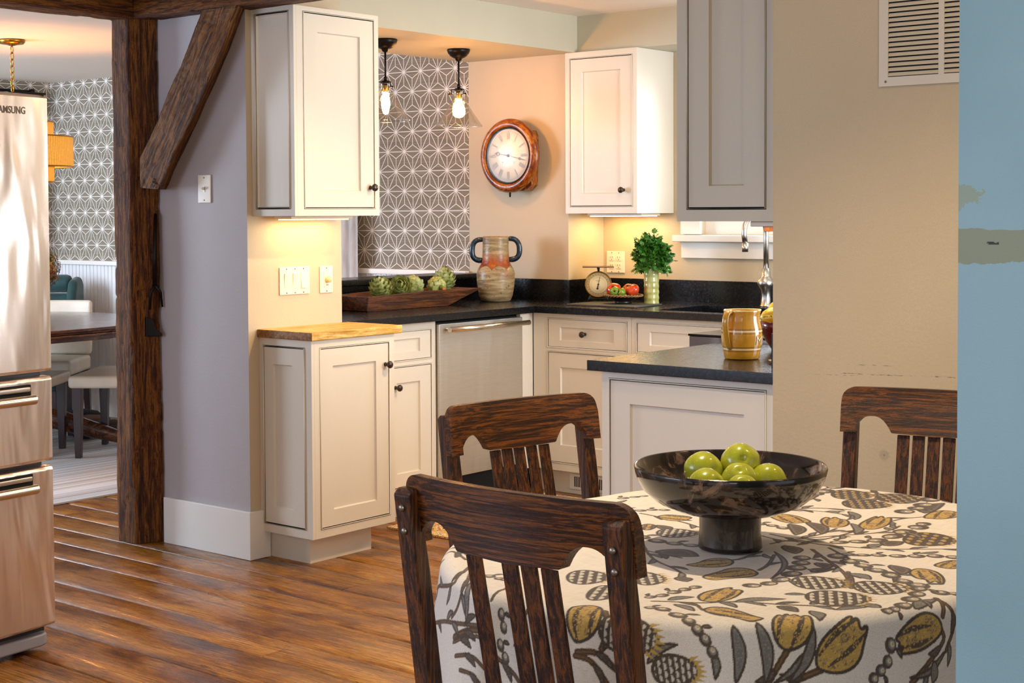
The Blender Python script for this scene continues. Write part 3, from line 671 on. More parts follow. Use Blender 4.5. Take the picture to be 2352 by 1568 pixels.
def strokes(mb, txt, ang, rc, h, P, k=1.0):
    ww = {'I': .0048*k, 'V': .0125*k, 'X': .0125*k}; tot = sum(ww[c] for c in txt); x = -tot/2; ca, sa = math.cos(ang), math.sin(ang)
    def Q(u, v): r = rc+v; return P(sa*r+ca*u, ca*r-sa*u)
    def line(u0, v0, u1, v1, w): mb.add([Q(u0-w/2, v0), Q(u0+w/2, v0), Q(u1+w/2, v1), Q(u1-w/2, v1)], [(0, 1, 2, 3)])
    for c in txt:
        w = ww[c]; m_ = x+w/2; H = h/2
        if c == 'I': line(m_, -H, m_, H, .0024*k)
        if c == 'V': line(m_-.0042*k, H, m_, -H, .0026*k); line(m_+.0042*k, H, m_, -H, .0012*k)
        if c == 'X': line(m_-.0042*k, H, m_+.0042*k, -H, .0026*k); line(m_+.0042*k, H, m_-.0042*k, -H, .0012*k)
        x += w
    for v in (-h/2, h/2): mb.add([Q(-tot/2, v-.0005), Q(tot/2, v-.0005), Q(tot/2, v+.0005), Q(-tot/2, v+.0005)], [(0, 1, 2, 3)])
mb = MB()
for i, tx in enumerate('XII I II III IIII V VI VII VIII IX X XI'.split()): strokes(mb, tx, i*PI/6, .103, .034, D)
def arcring(mb, P, r0, r1, n=90):
    for i in range(n):
        a, b = 2*PI*i/n, 2*PI*(i+1)/n
        mb.add([P(r0*math.sin(a), r0*math.cos(a)), P(r1*math.sin(a), r1*math.cos(a)), P(r1*math.sin(b), r1*math.cos(b)), P(r0*math.sin(b), r0*math.cos(b))], [(0, 1, 2, 3)])
arcring(mb, D, .1245, .1251); arcring(mb, D, .1285, .1291)
for i in range(60):
    a = 2*PI*i/60; w = .0014 if i % 5 else .0032; r0_, r1_ = (.1245, .129) if i % 5 else (.1235, .1305); ca, sa = math.cos(a), math.sin(a)
    mb.add([D(sa*r0_-ca*w/2, ca*r0_+sa*w/2), D(sa*r0_+ca*w/2, ca*r0_-sa*w/2), D(sa*r1_+ca*w/2, ca*r1_-sa*w/2), D(sa*r1_-ca*w/2, ca*r1_+sa*w/2)], [(0, 1, 2, 3)])
for sx in (-1, 1): mb.add([D(sx*.038+.004*math.cos(k*PI/5), -.034+.004*math.sin(k*PI/5)) for k in range(10)], [range(10)])
mb.build('numerals', ink, dl)
def hand(name, ang, Lh, rc, rr, w):
    mb = MB(); ca, sa = math.cos(ang), math.sin(ang)
    def Q(u, r, d): return (CX-d, cy-(sa*r+ca*u), cz+(ca*r-sa*u))
    def bar(r0, r1, w0, w1):
        vs = [Q(-w0, r0, .0895), Q(w0, r0, .0895), Q(w1, r1, .0895), Q(-w1, r1, .0895), Q(-w0, r0, .0907), Q(w0, r0, .0907), Q(w1, r1, .0907), Q(-w1, r1, .0907)]
        mb.add(vs, [(0, 1, 2, 3), (4, 5, 6, 7), (0, 1, 5, 4), (1, 2, 6, 5), (2, 3, 7, 6), (3, 0, 4, 7)])
    bar(-.012, rc-rr, w, w*.7); bar(rc+rr, Lh, w*1.3, w*.3)
    mb.tube([Q(rr*math.cos(k*PI/12), rc+rr*math.sin(k*PI/12), .090) for k in range(24)], .0016, 6, closed=True)
    mb.build(name, ink, T)
hand('hour_hand', math.radians(279), .093, .070, .0095, .0022); hand('minute_hand', math.radians(103), .122, .080, .0060, .0018)
MB().lathe([(.0085, .0872), (.0085, .0925), (.004, .0945), (0, .0945)], (CX, cy, cz), 20, ax).build('hub', ink, T)
g2 = NT('clock glass'); tr = g2.n('BsdfTransparent'); gl = g2.n('BsdfGlossy', {'Roughness': .03}); mx = g2.n('MixShader', {0: .010, 1: tr, 2: gl}); g2.put(g2.out.inputs[0], mx)
MB().lathe([(0, .0985), (.06, .098), (.142, .0955)], (CX, cy, cz), 60, ax).build('glass', g2.m, T)
mb = MB()   # drop box behind the bezel
mb.prism([(-.13, -.155), (-.09, -.185), (.09, -.185), (.13, -.155), (.135, .10), (.12, .13), (-.12, .13), (-.135, .10)], lambda a, b, d: (CX-d, cy+a, cz+b), .0005, .056)
mb.build('case', mt['clockwood'], T, bevel=.003)
mb = MB().lathe([(.004, -.02), (.006, 0), (.003, .004)], (CX-.075, cy, cz-R_-.004), 12, (0, 0, 1))
mb.build('catch', mt['black'], T)

# ---- under cabinet lights
glow = plain('lit diffuser', 'ffe2a8', .4, emit='ffcf7a', es=9)
def underlight(label, x0, x1, y0, y1, z, cat='light fixture', p=6):
    T = thing('under_cabinet_light', label, cat, ((x0+x1)/2, (y0+y1)/2, z))
    MB().box(x0, x1, y0, y1, z-.012, z-.0005).build('housing', mt['plate'], T, bevel=.002)
    MB().box(x0+.012, x1-.012, y0+.012, y1-.012, z-.0155, z-.0121).build('diffuser', glow, T)
    d = bpy.data.lights.new('under_cabinet_glow', 'AREA'); d.shape = 'RECTANGLE'; d.size = x1-x0-.03; d.size_y = y1-y0-.03; d.energy = p; d.color = (1, .66, .30)
    o = bpy.data.objects.new('under_cabinet_glow', d); C.objects.link(o); o.parent = T; o.location = (0, 0, -.0175)
underlight('slim lit light bar under the left wall cabinet over the switches', 4.10, 4.44, 4.50, 4.60, 1.3670, p=1.0)
underlight('slim lit light bar under the corner wall cabinet over the scale', 6.33, 6.50, 4.36, 4.70, 1.3690, p=1.3)
T = thing('under_cabinet_light', 'unlit white light fixture under the tall greige wall cabinet', 'light fixture', (3.98, 2.25, 1.349))
MB().box(3.90, 4.10, 2.17, 2.30, 1.333, 1.3485).build('housing', mt['plate'], T, bevel=.003)
mb = MB(); mb.box(3.94, 3.965, 2.256, 2.276, 1.318, 1.3328); mb.build('clip', plain('copper clip', 'a55a2c', .3, 1), T, bevel=.001)

# ================================================================ pendants
pg = NT('seeded pendant glass'); tr = pg.n('BsdfTransparent', {'Color': (.93, .92, .90, 1)}); gl = pg.n('BsdfGlossy', {'Roughness': .06})
lw = pg.n('LayerWeight', {'Blend': .35}); bp = pg.n('Bump', {'Height': pg.noise(pg.coord(), 30, 4), 'Strength': .5, 'Distance': .01}); pg.put(gl.inputs['Normal'], bp)
mx = pg.n('MixShader', {0: pg.math('MULTIPLY_ADD', lw.outputs['Facing'], .70, .06), 1: tr, 2: gl}); pg.put(pg.out.inputs[0], mx)
fil = plain('glowing bulb', 'ffe8c0', .3, emit='ffae58', es=185)
def pendant(label, x, y, kind):
    T = thing('pendant_light', label, 'pendant light', (x, y, 2.1895), 'glass cone pendants over the ledge'); c = (x, y, 2.1895)
    MB().lathe([(0, -.0005), (.056, -.0005), (.058, -.006), (.052, -.022), (.046, -.027), (.044, -.032), (.030, -.042), (.018, -.046), (.014, -.056), (.0075, -.060), (0, -.060)], c, 40).build('canopy', mt['black'], T)
    MB().tube([(x, y, 2.131), (x, y, 1.995)], .0048, 12).lathe([(.0085, 1.995), (.0085, 2.014), (.0055, 2.016)], (x, y, 0), 16).build('stem', mt['black'], T)
    mb = MB().lathe([(.0, 1.996), (.020, 1.996), (.021, 1.988), (.021, 1.982), (0, 1.982)], (x, y, 0), 24)
    for k in range(3):
        a = k*2*PI/3+.4+2.1; ca, sa = math.cos(a), math.sin(a)
        mb.tube([(x+ca*.018, y+sa*.018, 1.990), (x+ca*.037, y+sa*.037, 1.990), (x+ca*.037, y+sa*.037, 1.966), (x+ca*.030, y+sa*.030, 1.966)], .0028, 6)
        mb.lathe([(.0, 0), (.004, 0), (.0052, .004), (.004, .009), (0, .010)], (x+ca*.044, y+sa*.044, 1.966), 10, (ca, sa, 0)).tube([(x+ca*.03, y+sa*.03, 1.966), (x+ca*.046, y+sa*.046, 1.966)], .0018, 6)
    mb.build('holder', mt['black'], T)
    MB().lathe([(.0275, 1.984), (.0255, 1.978), (.0255, 1.955), (.028, 1.945), (.072, 1.874), (.108, 1.822), (.116, 1.812), (.118, 1.806), (.1165, 1.8065)], (x, y, 0), 56, caps=False).build('shade', pg.m, T)
    MB().lathe([(.013, 1.981), (.014, 1.972), (.0135, 1.950), (.012, 1.944)], (x, y, 0), 20).build('socket', mt['brass'], T)
    if kind: pr = [(.011, 1.944), (.012, 1.935), (.020, 1.918), (.029, 1.900), (.032, 1.882), (.029, 1.865), (.018, 1.853), (0, 1.849)]
    else: pr = [(.011, 1.944), (.012, 1.936), (.018, 1.918), (.0205, 1.90), (.020, 1.88), (.015, 1.855), (.010, 1.842), (0, 1.838)]
    MB().lathe(pr, (x, y, 0), 24).build('bulb', fil, T)
pendant('clear glass cone pendant with round bulb near the wall clock', 5.7165, 5.037, 1)
pendant('clear glass cone pendant partly hidden behind the left wall cabinet', 5.158, 5.002, 0)

# ================================================================ counter things
# dough bowl with artichokes
tx0, tx1, ty0, ty1 = 5.035, 5.885, 5.0, 5.25
T = thing('dough_bowl', 'long carved dark wooden dough bowl holding artichokes', 'bowl', (5.4, 5.12, CT))
zt = CT+.073; zb = CT+.0005; w = .018
def trough():
    mb = MB()
    b = [(tx0+.0, ty0+.012, zb), (5.60, ty0+.012, zb), (5.60, ty1-.03, zb), (tx0+.0, ty1-.03, zb)]
    tt = [(tx0-.006, ty0, zt-.002), (5.45, ty0-.012, zt+.010), (tx1, ty0+.03, zt+.004), (tx1+.012, (ty0+ty1)/2, zt+.002), (tx1, ty1-.03, zt+.004), (5.45, ty1+.012, zt+.010), (tx0-.006, ty1, zt-.002)]
    def ins(p, d, z=None):
        cx, cy_ = 5.45, (ty0+ty1)/2; return (p[0]+(d if p[0] < cx else -d)*(1.6 if abs(p[0]-cx) > .3 else 0), p[1]+(d if p[1] < cy_ else -d)*(1 if abs(p[1]-cy_) > .02 else 0), z if z is not None else p[2])
    ti = [ins(p, w, p[2]-.001) for p in tt]
    bi = [(tx0+.05, ty0+.035, CT+.02), (5.56, ty0+.035, CT+.02), (5.56, ty1-.05, CT+.02), (tx0+.05, ty1-.05, CT+.02)]
    vs = b+tt+ti+bi   # 0-3, 4-10, 11-17, 18-21
    f = [(0, 1, 2, 3), (0, 4, 5), (0, 5, 1), (1, 5, 6), (1, 6, 7), (1, 7, 2), (2, 7, 8), (2, 8, 9), (2, 9, 3), (3, 9, 10), (3, 10, 4, 0)]
    for k in range(7): j = (k+1) % 7; f.append((4+k, 4+j, 11+j, 11+k))
    f += [(18, 19, 20, 21), (18, 11, 12), (18, 12, 19), (19, 12, 13), (19, 13, 14), (19, 14, 20), (20, 14, 15), (20, 15, 16), (20, 16, 21), (21, 16, 17), (21, 17, 11, 18)]
    mb.add(vs, f); return mb
trough().build('hull', mt['trough'], T, bevel=.005, seg=3, ang=.5)
def artm(name, c1, c2, c3):
    t = NT(name); v = t.coord(); a = t.n('Attribute', attribute_name='tip')
    c = t.ramp(t.noise(v, 45, 5), [(.3, rgb(c1)), (.5, rgb(c2)), (.7, rgb(c3))]); c = t.mix(t.ramp(a.outputs['Fac'], [(.72, G(0)), (1, G(.8))]), c, rgb('6d5a33'))
    t.set(Base_Color=c, Roughness=.5); t.bump(t.noise(v, 200, 3), .3, .002); return t.m
am = artm('artichoke green', '5f6e2c', 'a2ac5e', 'd2d59c')
def artichoke(label, loc, r, axis, seed, stem=False):
    rd = random.Random(seed); T = thing('artichoke', label, 'artichoke', loc, 'artichokes in the dough bowl')
    ax = Vector(axis).normalized(); q = Vector((0, 0, 1)).rotation_difference(ax); c = Vector(loc); mb = MB(); tip = []
    mb.lathe([(0, -r*.8), (r*.55, -r*.7), (r*.82, -r*.2), (r*.75, r*.4), (r*.4, r*.85), (0, r*1.0)], (0, 0, 0), 16); tip += [0]*len(mb.v)
    rows = [(-.75, .50, .2, 7), (-.50, .74, .38, 9), (-.22, .90, .55, 10), (.05, .94, .8, 10), (.32, .84, 1.05, 9), (.58, .64, 1.25, 7), (.78, .38, 1.4, 5)]
    for ri, (h, rad, tilt, n) in enumerate(rows):
        for k in range(n):
            a = 2*PI*(k+.5*(ri % 2))/n+rd.uniform(-.08, .08); Lf, Wf = r*rd.uniform(.66, .8), r*.36
            out = Vector((math.cos(a), math.sin(a), 0)); tang = Vector((-math.sin(a), math.cos(a), 0)); dr = (out*math.cos(tilt+.35)+Vector((0, 0, 1))*math.sin(tilt+.35)).normalized()
            nrm = tang.cross(dr); base = out*(r*rad*.80)+Vector((0, 0, h*r)); vs = []
            for i in range(6):
                t = i/5; ww = Wf*(math.sin(PI*(.22+.78*t))**.6 if t < 1 else .06)*(1 if t < .5 else 1.0)
                curl = -.22*Lf*math.sin(PI*t*.8)+.06*r
                for j in (-1, 0, 1): vs.append(base+dr*(Lf*t)+tang*(ww*j*.9)+nrm*(curl*-1*(1 if j == 0 else .45))); tip.append(t)
            mb.add(vs, [(i*3+j, i*3+j+1, i*3+j+4, i*3+j+3) for i in range(5) for j in (0, 1)], 0, True)
    mb.v = [tuple(c+q@Vector(v)) for v in mb.v]
    o = mb.build('leaves', am, T)
    at = o.data.color_attributes.new('tip', 'FLOAT_COLOR', 'POINT'); at.data.foreach_set('color', [x for t in tip for x in (t, t, t, 1)])
    if stem:
        s = MB().lathe([(r*.22, -r*1.45), (r*.24, -r*1.40), (r*.26, -r*1.1), (r*.34, -r*.7)], (0, 0, 0), 14, mis=[1, 0, 0], mi=1)
        s.v = [tuple(c+q@Vector(v)) for v in s.v]; s.build('stem', [plain('artichoke stem', '7e8a48', .6), plain('cut stem end', 'b5743a', .8, bump=.5)], T)
zA = CT+.073
artichoke('leftmost artichoke in the dough bowl, lying on its side', (5.235, 5.115, zA+.020), .052, (-.5, -.1, .75), 1)
artichoke('second artichoke from the left in the dough bowl', (5.372, 5.120, zA+.022), .050, (-.6, -.5, .35), 2)
artichoke('middle artichoke in the dough bowl, tips pointing right', (5.478, 5.140, zA+.022), .048, (.7, .3, .5), 3)
artichoke('artichoke showing its cut brown stem end to the front', (5.590, 5.075, zA+.022), .043, (.25, 1, .15), 4, True)
artichoke('tallest artichoke standing upright at the right of the dough bowl', (5.70, 5.13, zA+.037), .054, (-.05, -.1, 1), 5)
# big two handled vase
def vasemat():
    t = NT('rustic glazed stoneware'); v = t.coord(); z = t.n('SeparateXYZ', {0: v}).outputs[2]; x = t.n('SeparateXYZ', {0: v})
    n = t.noise(v, 14, 6, .65); n2 = t.noise(t.coord((1, 1, 7)), 9, 4); n3 = t.noise(v, 45, 5, .7)
    base = t.ramp(n2, [(.3, rgb('6f5c40')), (.5, rgb('9a8560')), (.68, rgb('b9a57c'))]); base = t.mix(t.ramp(n, [(.55, G(0)), (.72, G(.7))]), base, rgb('a05a2a'))
    base = t.mix(t.ramp(n3, [(.60, G(0)), (.66, G(.85))]), base, rgb('4e3c2a'))
    ang = t.math('ARCTAN2', x.outputs[1], x.outputs[0]); sc = t.math('ABSOLUTE', t.math('SINE', t.math('MULTIPLY', ang, 3.5)))
    lim = t.math('MULTIPLY_ADD', t.math('POWER', sc, .55), .026, .160); up_ = t.math('GREATER_THAN', z, lim); top = t.ramp(z, [(.205, G(1)), (.262, G(0))])
    rust = t.ramp(n, [(.35, rgb('6e2c10')), (.55, rgb('a5521f')), (.7, rgb('8a421c'))])
    c = t.mix(t.math('MULTIPLY', up_, top), base, rust)
    edge = t.math('LESS_THAN', t.math('ABSOLUTE', t.math('SUBTRACT', z, lim)), .0022)
    c = t.mix(t.math('MULTIPLY', edge, .6), c, rgb('5b3a22'))
    t.set(Base_Color=c, Roughness=t.ramp(n3, [(.4, G(.25)), (.7, G(.6))])); b = t.bump(n2, .5, .006); t.bump(n3, .4, .003, b); return t.m
T = thing('vase', 'tall rustic stoneware vase with two blue loop handles', 'vase', (6.03, 5.065, CT))
jig = lambda t, h: .012*math.sin(2*t+h*20)+.008*math.sin(3*t+1)
MB().lathe([(0, .001), (.070, .001), (.078, .006), (.088, .03), (.095, .07), (.0985, .11), (.098, .145), (.090, .172), (.078, .190), (.071, .205), (.069, .24), (.068, .28), (.069, .325), (.070, .333), (.066, .336), (.062, .33), (.060, .25), (.06, .2)], (6.03, 5.065, CT), 64, jig=jig).build('body', vasemat(), T)
bl = plain('dark blue glaze', '082c40', .25, coat=.4, bump=.5, bscale=25, var=.5, vscale=30)
dv = Vector((.62, -.78, 0)).normalized()
for sgn, dz in ((-1, 0), (1, .004)):
    pts = []
    for (a, z) in ((.060, .318), (.085, .322), (.108, .312), (.121, .29), (.124, .26), (.121, .235), (.108, .218), (.086, .211), (.064, .213)):
        pts.append(Vector((6.03, 5.065, CT+z+dz))+dv*sgn*a)
    MB().tube(pts, [.013, .0145, .015, .015, .0155, .015, .0155, .016, .015], 14).build('handle', bl, T, sub=1)
# slate tray, scale, dish, tomatoes, cylinder vase
T = MB(); a = math.radians(12)
def slate(u, v, z): return (5.96+math.cos(a)*u+math.sin(a)*.12*v, 4.552+math.sin(a)*.4*u-v, z)
mb = MB(); ring = [(0, 0), (.27, 0), (.275, .1), (.27, .25), (.275, .40), (.14, .405), (-.004, .402), (.002, .2)]
mb.prism(ring, slate, CT+.0006, CT+.008)
sl = mb.build('slate_tray', plain('grey slate', '4a4842', .55, bump=.7, bscale=60, var=.35), bevel=.0015)
tag(sl, 'thin grey slate tray on the counter under the scale', 'tray')
ZT = CT+.0085
T = thing('kitchen_scale', 'old dial kitchen scale with flat top plate', 'scale', (6.29, 4.60, ZT))
sd = Vector((-.80, -.60, 0)).normalized(); sr = Vector((sd.y*-1, sd.x, 0)); sr = Vector((.60, -.80, 0))   # dial normal and its right
sc0 = Vector((6.29, 4.60, ZT)); P0 = sc0+sd*.035+Vector((0, 0, .082)); tl = Vector((sd.x*.97, sd.y*.97, .24)).normalized(); upv = (Vector((0, 0, 1))-tl*tl.z).normalized(); rv = upv.cross(tl)*-1
rv = Vector((.60, -.80, 0)); upv = rv.cross(tl); upv = upv if upv.z > 0 else -upv
olive = plain('olive black enamel', '3b3426', .35, .3, coat=.3)
MB().lathe([(0, -.022), (.064, -.022), (.068, -.018), (.069, .002), (.0665, .006), (.0625, .006), (.0615, .001), (0, .001)], P0, 56, tl, mis=[0, 0, 0, 0, 1, 1, 1]).build('dial_housing', [plain('gilt enamel rim', '6e5526', .35, .6), plain('dark gold rim', '8b6c2c', .3, .8)], T)
dl = MB().lathe([(0, .0018), (.0612, .0018), (.0612, .0012)], P0, 48, tl).build('dial', plain('cream enamel dial', 'ead7a8', .4), T)
DP = lambda u, v, d=.0024: tuple(P0+rv*u+upv*v+tl*d)
mb = MB(); arcring(mb, DP, .0475, .0481, 60); arcring(mb, DP, .0555, .0559, 60); arcring(mb, DP, .036, .0363, 50)
for i in range(96):
    a = 2*PI*i/96; w = .0005; r0_, r1_ = (.0475, .050) if i % 4 else (.0475, .053); ca, sa = math.cos(a), math.sin(a)
    mb.add([DP(sa*r0_-ca*w, ca*r0_+sa*w), DP(sa*r0_+ca*w, ca*r0_-sa*w), DP(sa*r1_+ca*w, ca*r1_-sa*w), DP(sa*r1_-ca*w, ca*r1_+sa*w)], [(0, 1, 2, 3)])
for i in range(24):
    vs, fs = text_pts(str(i) if i else '0', .0055); a = 2*PI*i/24; ca, sa = math.cos(a), math.sin(a); wd = max(v.x for v in vs)
    mb.add([DP(sa*(.0575-.003+v.y-.002)+ca*(v.x-wd/2), ca*(.0575-.003+v.y-.002)-sa*(v.x-wd/2)) for v in vs], fs)
for k, (yy, w) in enumerate(((.019, .026), (.0155, .016), (-.012, .022), (-.016, .014), (-.021, .010))):   # worn lettering too small to read: dashes
    for j in range(int(w/.0024)): mb.add([DP(-w/2+j*.0024+q, yy+r) for q, r in ((0, 0), (.0016, 0), (.0016, .0012), (0, .0012))], [(0, 1, 2, 3)])
mb.build('markings', ink, dl)
mb = MB(); a = math.radians(12); ca, sa = math.cos(a), math.sin(a)
for (r0_, r1_, w0, w1) in ((-.022, .0, .0022, .003), (0, .044, .0016, .0006)):
    mb.add([DP(sa*r0_-ca*w0, ca*r0_+sa*w0, .0034), DP(sa*r0_+ca*w0, ca*r0_-sa*w0, .0034), DP(sa*r1_+ca*w1, ca*r1_-sa*w1, .0034), DP(sa*r1_-ca*w1, ca*r1_+sa*w1, .0034)], [(0, 1, 2, 3)])
mb.lathe([(.0045, .0022), (.004, .004), (0, .0042)], P0, 14, tl); mb.lathe([(.0055, .0022), (.0055, .003), (.003, .003)], Vector(DP(-sa*.022, -ca*.022, 0)), 14, tl)
mb.build('needle', ink, T)
mb = MB()
F_ = lambda u, d, z: tuple(sc0+rv*u-sd*d+Vector((0, 0, z)))
mb.prism([(-.055, .0), (.055, .0), (.05, .012), (.04, .03), (.035, .10), (.03, .118), (-.03, .118), (-.035, .10), (-.04, .03), (-.05, .012)], lambda a_, b_, d: F_(a_, d, b_), .005, .085)
mb.build('body', olive, T, bevel=.006, seg=3)
MB().tube([F_(0, .035, .112), F_(0, .03, .135), F_(.002, .018, .15), F_(.0, .01, .168)], [(.011, .008), (.007, .006), (.006, .005), (.009, .007)], 10).build('column', olive, T)
mb = MB(); mb.prism([(-.080, -.075), (.080, -.075), (.080, .075), (-.080, .075)], lambda a_, b_, d: F_(a_, b_+.02, d), .168, .1725); mb.build('platform', plain('worn brown plate', '5a4234', .4, .4), T, bevel=.0012)
# wicker dish with tomatoes
dc = (6.15, 4.345, ZT)
T = thing('wicker_dish', 'low dark footed dish with woven rim holding tomatoes', 'dish', dc)
MB().lathe([(0, .0005), (.042, .0005), (.043, .006), (.040, .010), (.060, .020), (.088, .034), (.096, .038), (.094, .041), (.084, .037), (.05, .022), (0, .018)], dc, 48).build('bowl', plain('dark lacquer', '1a120c', .35), T)
mb = MB()
for s_ in (0, PI):
    mb.tube([(dc[0]+(.094+.0035*math.cos(k*PI/6*1+s_))*math.cos(k*PI/96*1.0), dc[1]+(.094+.0035*math.cos(k*PI/6+s_))*math.sin(k*PI/96), dc[2]+.039+.0035*math.sin(k*PI/6+s_)) for k in range(192)], .0030, 5, closed=True)
mb.build('woven_rim', plain('wicker', 'a3784a', .6, var=.4, vscale=60), T)
def tomato(label, dx, dy, dz, r, col, ax, sq=.82, ribs=5, seed=0):
    T = thing('tomato', label, 'tomato', (dc[0]+dx, dc[1]+dy, dc[2]+dz), 'tomatoes in the wicker dish'); c = (dc[0]+dx, dc[1]+dy, dc[2]+dz)
    pr = [(0, -r*sq)]+[(r*math.sin(PI*k/14), -r*sq*math.cos(PI*k/14)) for k in range(1, 13)]+[(r*.12, r*sq*.86), (0, r*sq*.80)]
    MB().lathe(pr, c, 32, ax, jig=lambda t, h: .04*math.cos(ribs*t+seed)+.02*math.cos(2*t+seed)).build('flesh', col, T)
    axv = Vector(ax).normalized(); q = Vector((0, 0, 1)).rotation_difference(axv); mb = MB(); cc = Vector(c)
    for k in range(5):
        a = 2*PI*k/5+seed; o_ = Vector((math.cos(a), math.sin(a), 0)); p_ = Vector((-math.sin(a), math.cos(a), 0)); z0 = r*sq*.88
        mb.add([cc+q@(o_*0+p_*.0015+Vector((0, 0, z0))), cc+q@(p_*-.0015+Vector((0, 0, z0))), cc+q@(o_*r*.16-p_*.0014+Vector((0, 0, z0+.002))), cc+q@(o_*r*.34+Vector((0, 0, z0-.001))), cc+q@(o_*r*.16+p_*.0014+Vector((0, 0, z0+.002)))], [(0, 1, 2, 3, 4)])
    mb.tube([cc+q@Vector((0, 0, r*sq*.8)), cc+q@Vector((.001, 0, r*sq*1.12))], .0018, 6)
    mb.build('calyx', plain('calyx green', '2c3a12', .7), T)
red = plain('ripe tomato skin', 'd8481c', .16, coat=.5, var=.25, vscale=25); org = plain('orange tomato skin', 'd46a20', .18, coat=.4, var=.3, vscale=30); grn = plain('green tomato skin', '7f9a26', .18, coat=.4, var=.4, vscale=40)
tomato('large red tomato at the left of the wicker dish', -.012, .048, .066, .036, red, (-.7, -.3, .55), seed=1)
tomato('orange tomato at the back of the wicker dish', .045, .0, .068, .030, org, (-.6, -.2, .7), seed=2)
tomato('large red tomato at the right of the wicker dish', .010, -.048, .064, .036, red, (-.4, .3, .8), seed=3)
tomato('green tomato at the front left of the wicker dish', -.052, .012, .059, .026, grn, (-.8, -.4, .2), seed=.4)
tomato('small green tomato at the front right of the wicker dish', -.048, -.026, .056, .0225, grn, (-.6, .5, .3), seed=.9)
vc = (6.235, 4.235, CT)
T = thing('cylinder_vase', 'ribbed pale green cylinder vase holding parsley', 'vase', vc)
pr = [(0, .001), (.036, .001), (.0375, .006)]
for k in range(1, 48):
    z = .006+k*.004; rr_ = .0372+.0010*math.sin(z*220)+(.0008 if .1 < z < .12 else 0); pr.append((rr_, z))
pr += [(.0385, .196), (.036, .197), (.034, .19), (.033, .1), (.033, .02), (0, .02)]
def celadon():
    t = NT('celadon glaze'); v = t.coord(); z = t.n('SeparateXYZ', {0: v}).outputs[2]; n = t.noise(t.coord((1, 1, .5)), 30, 4)
    t.set(Base_Color=t.ramp(n, [(.3, rgb('8f8b42')), (.5, rgb('b6b26a')), (.7, rgb('cdcb90'))]), Roughness=.2, Coat_Weight=.4); t.bump(n, .2, .003); return t.m
MB().lathe(pr, vc, 40).build('body', celadon(), T)
# parsley
T = thing('parsley', 'bushy bunch of fresh green parsley in the cylinder vase', 'plant', (vc[0], vc[1], CT+.1))
rp = random.Random(12); mb = MB(); st = MB()
def leaf(mb, P, d, n, s):
    d = d.normalized(); x = d.cross(n).normalized(); n = x.cross(d)
    out = [(0, 0), (.12, .10), (.42, .18), (.30, .34), (.62, .46), (.36, .52), (.50, .78), (.22, .70), (.14, 1.0), (0, .86)]
    pts = out+[(-a, b) for a, b in out[::-1][1:-1]]
    vs = [P+d*.4*s]+[P+x*(a*s*1.0)+d*(b*s)+n*(-.35*s*a*a*2-.15*s*b*b) for a, b in pts]
    mb.add(vs, [(0, 1+i, 1+(i+1) % len(pts)) for i in range(len(pts))], 0, False)
for k in range(84):
    a = rp.uniform(0, 2*PI); spr = math.sqrt(rp.random()); R1 = .088*spr
    top = Vector((vc[0]+math.cos(a)*R1, vc[1]+math.sin(a)*R1, CT+.325-.075*spr**2+rp.uniform(-.028, .022)))
    if k % 3 == 0: top.z = CT+.185+rp.uniform(-.02, .07); top.x = vc[0]+math.cos(a)*.085; top.y = vc[1]+math.sin(a)*.085
    b0 = Vector((vc[0]+math.cos(a)*.018, vc[1]+math.sin(a)*.018, CT+.15)); mid = b0.lerp(top, .5)+Vector((0, 0, .03 if k % 4 else .06))
    pts = [b0*(1-t)**2+mid*2*t*(1-t)+top*t*t for t in (0, .25, .5, .75, 1)]
    st.tube(pts, .0014, 5)
    dirv = (pts[-1]-pts[-2]).normalized()
    for j in range(9):
        q = Vector((rp.gauss(0, 1), rp.gauss(0, 1), rp.gauss(0, .7))).normalized(); P = top+q*rp.uniform(.002, .022)-dirv*rp.uniform(0, .03)
        leaf(mb, P, q+dirv*.5, Vector((rp.gauss(0, .5), rp.gauss(0, .5), 1)), rp.uniform(.022, .036))
pm = NT('parsley green'); pm.set(Base_Color=pm.ramp(pm.noise(pm.coord(), 60, 3), [(.3, rgb('173c0c')), (.5, rgb('2f6a16')), (.7, rgb('5f9630'))]), Roughness=.4); pm.b.inputs['Subsurface Weight'].default_value = .0
st.build('stems', plain('parsley stem', '6f9438', .5), T); tag(mb.build('leaves', pm.m, T), kind='stuff')
# faucet
fx, fy = 6.425, 3.700
T = thing('faucet', 'tall gooseneck brushed nickel faucet behind the sink', 'faucet', (fx, fy, CT))
MB().lathe([(0, .0005), (.030, .0005), (.030, .006), (.026, .010), (.024, .05), (.026, .080), (.038, .098), (.043, .112), (.040, .128), (.026, .142), (.022, .150), (.020, .185), (0, .186)], (fx, fy, CT), 36).build('base', mt['chrome'], T)
ds = Vector((-.97, .10, 0)).normalized(); pts = [Vector((fx, fy, CT+.18)), Vector((fx, fy, CT+.33))]
rr = .088
for k in range(0, 13):
    a = PI*k/12*1.02; pts.append(Vector((fx, fy, CT+.355))+ds*(rr-rr*math.cos(a))+Vector((0, 0, rr*math.sin(a))))
pts.append(pts[-1]+Vector((ds.x*-.01, 0, -.04)))
MB().tube(pts, .0135, 20).build('neck', mt['chrome'], T)
MB().tube([pts[-1]+Vector((0, 0, -.001)), pts[-1]+Vector((0, 0, -.042))], [.0155, .0150], 20).build('spray_head', mt['chrome'], T)
MB().tube([(fx, fy-.035, CT+.112), (fx-.01, fy-.07, CT+.118), (fx-.02, fy-.11, CT+.135)], [.009, .007, .006], 12).build('lever', mt['chrome'], T)
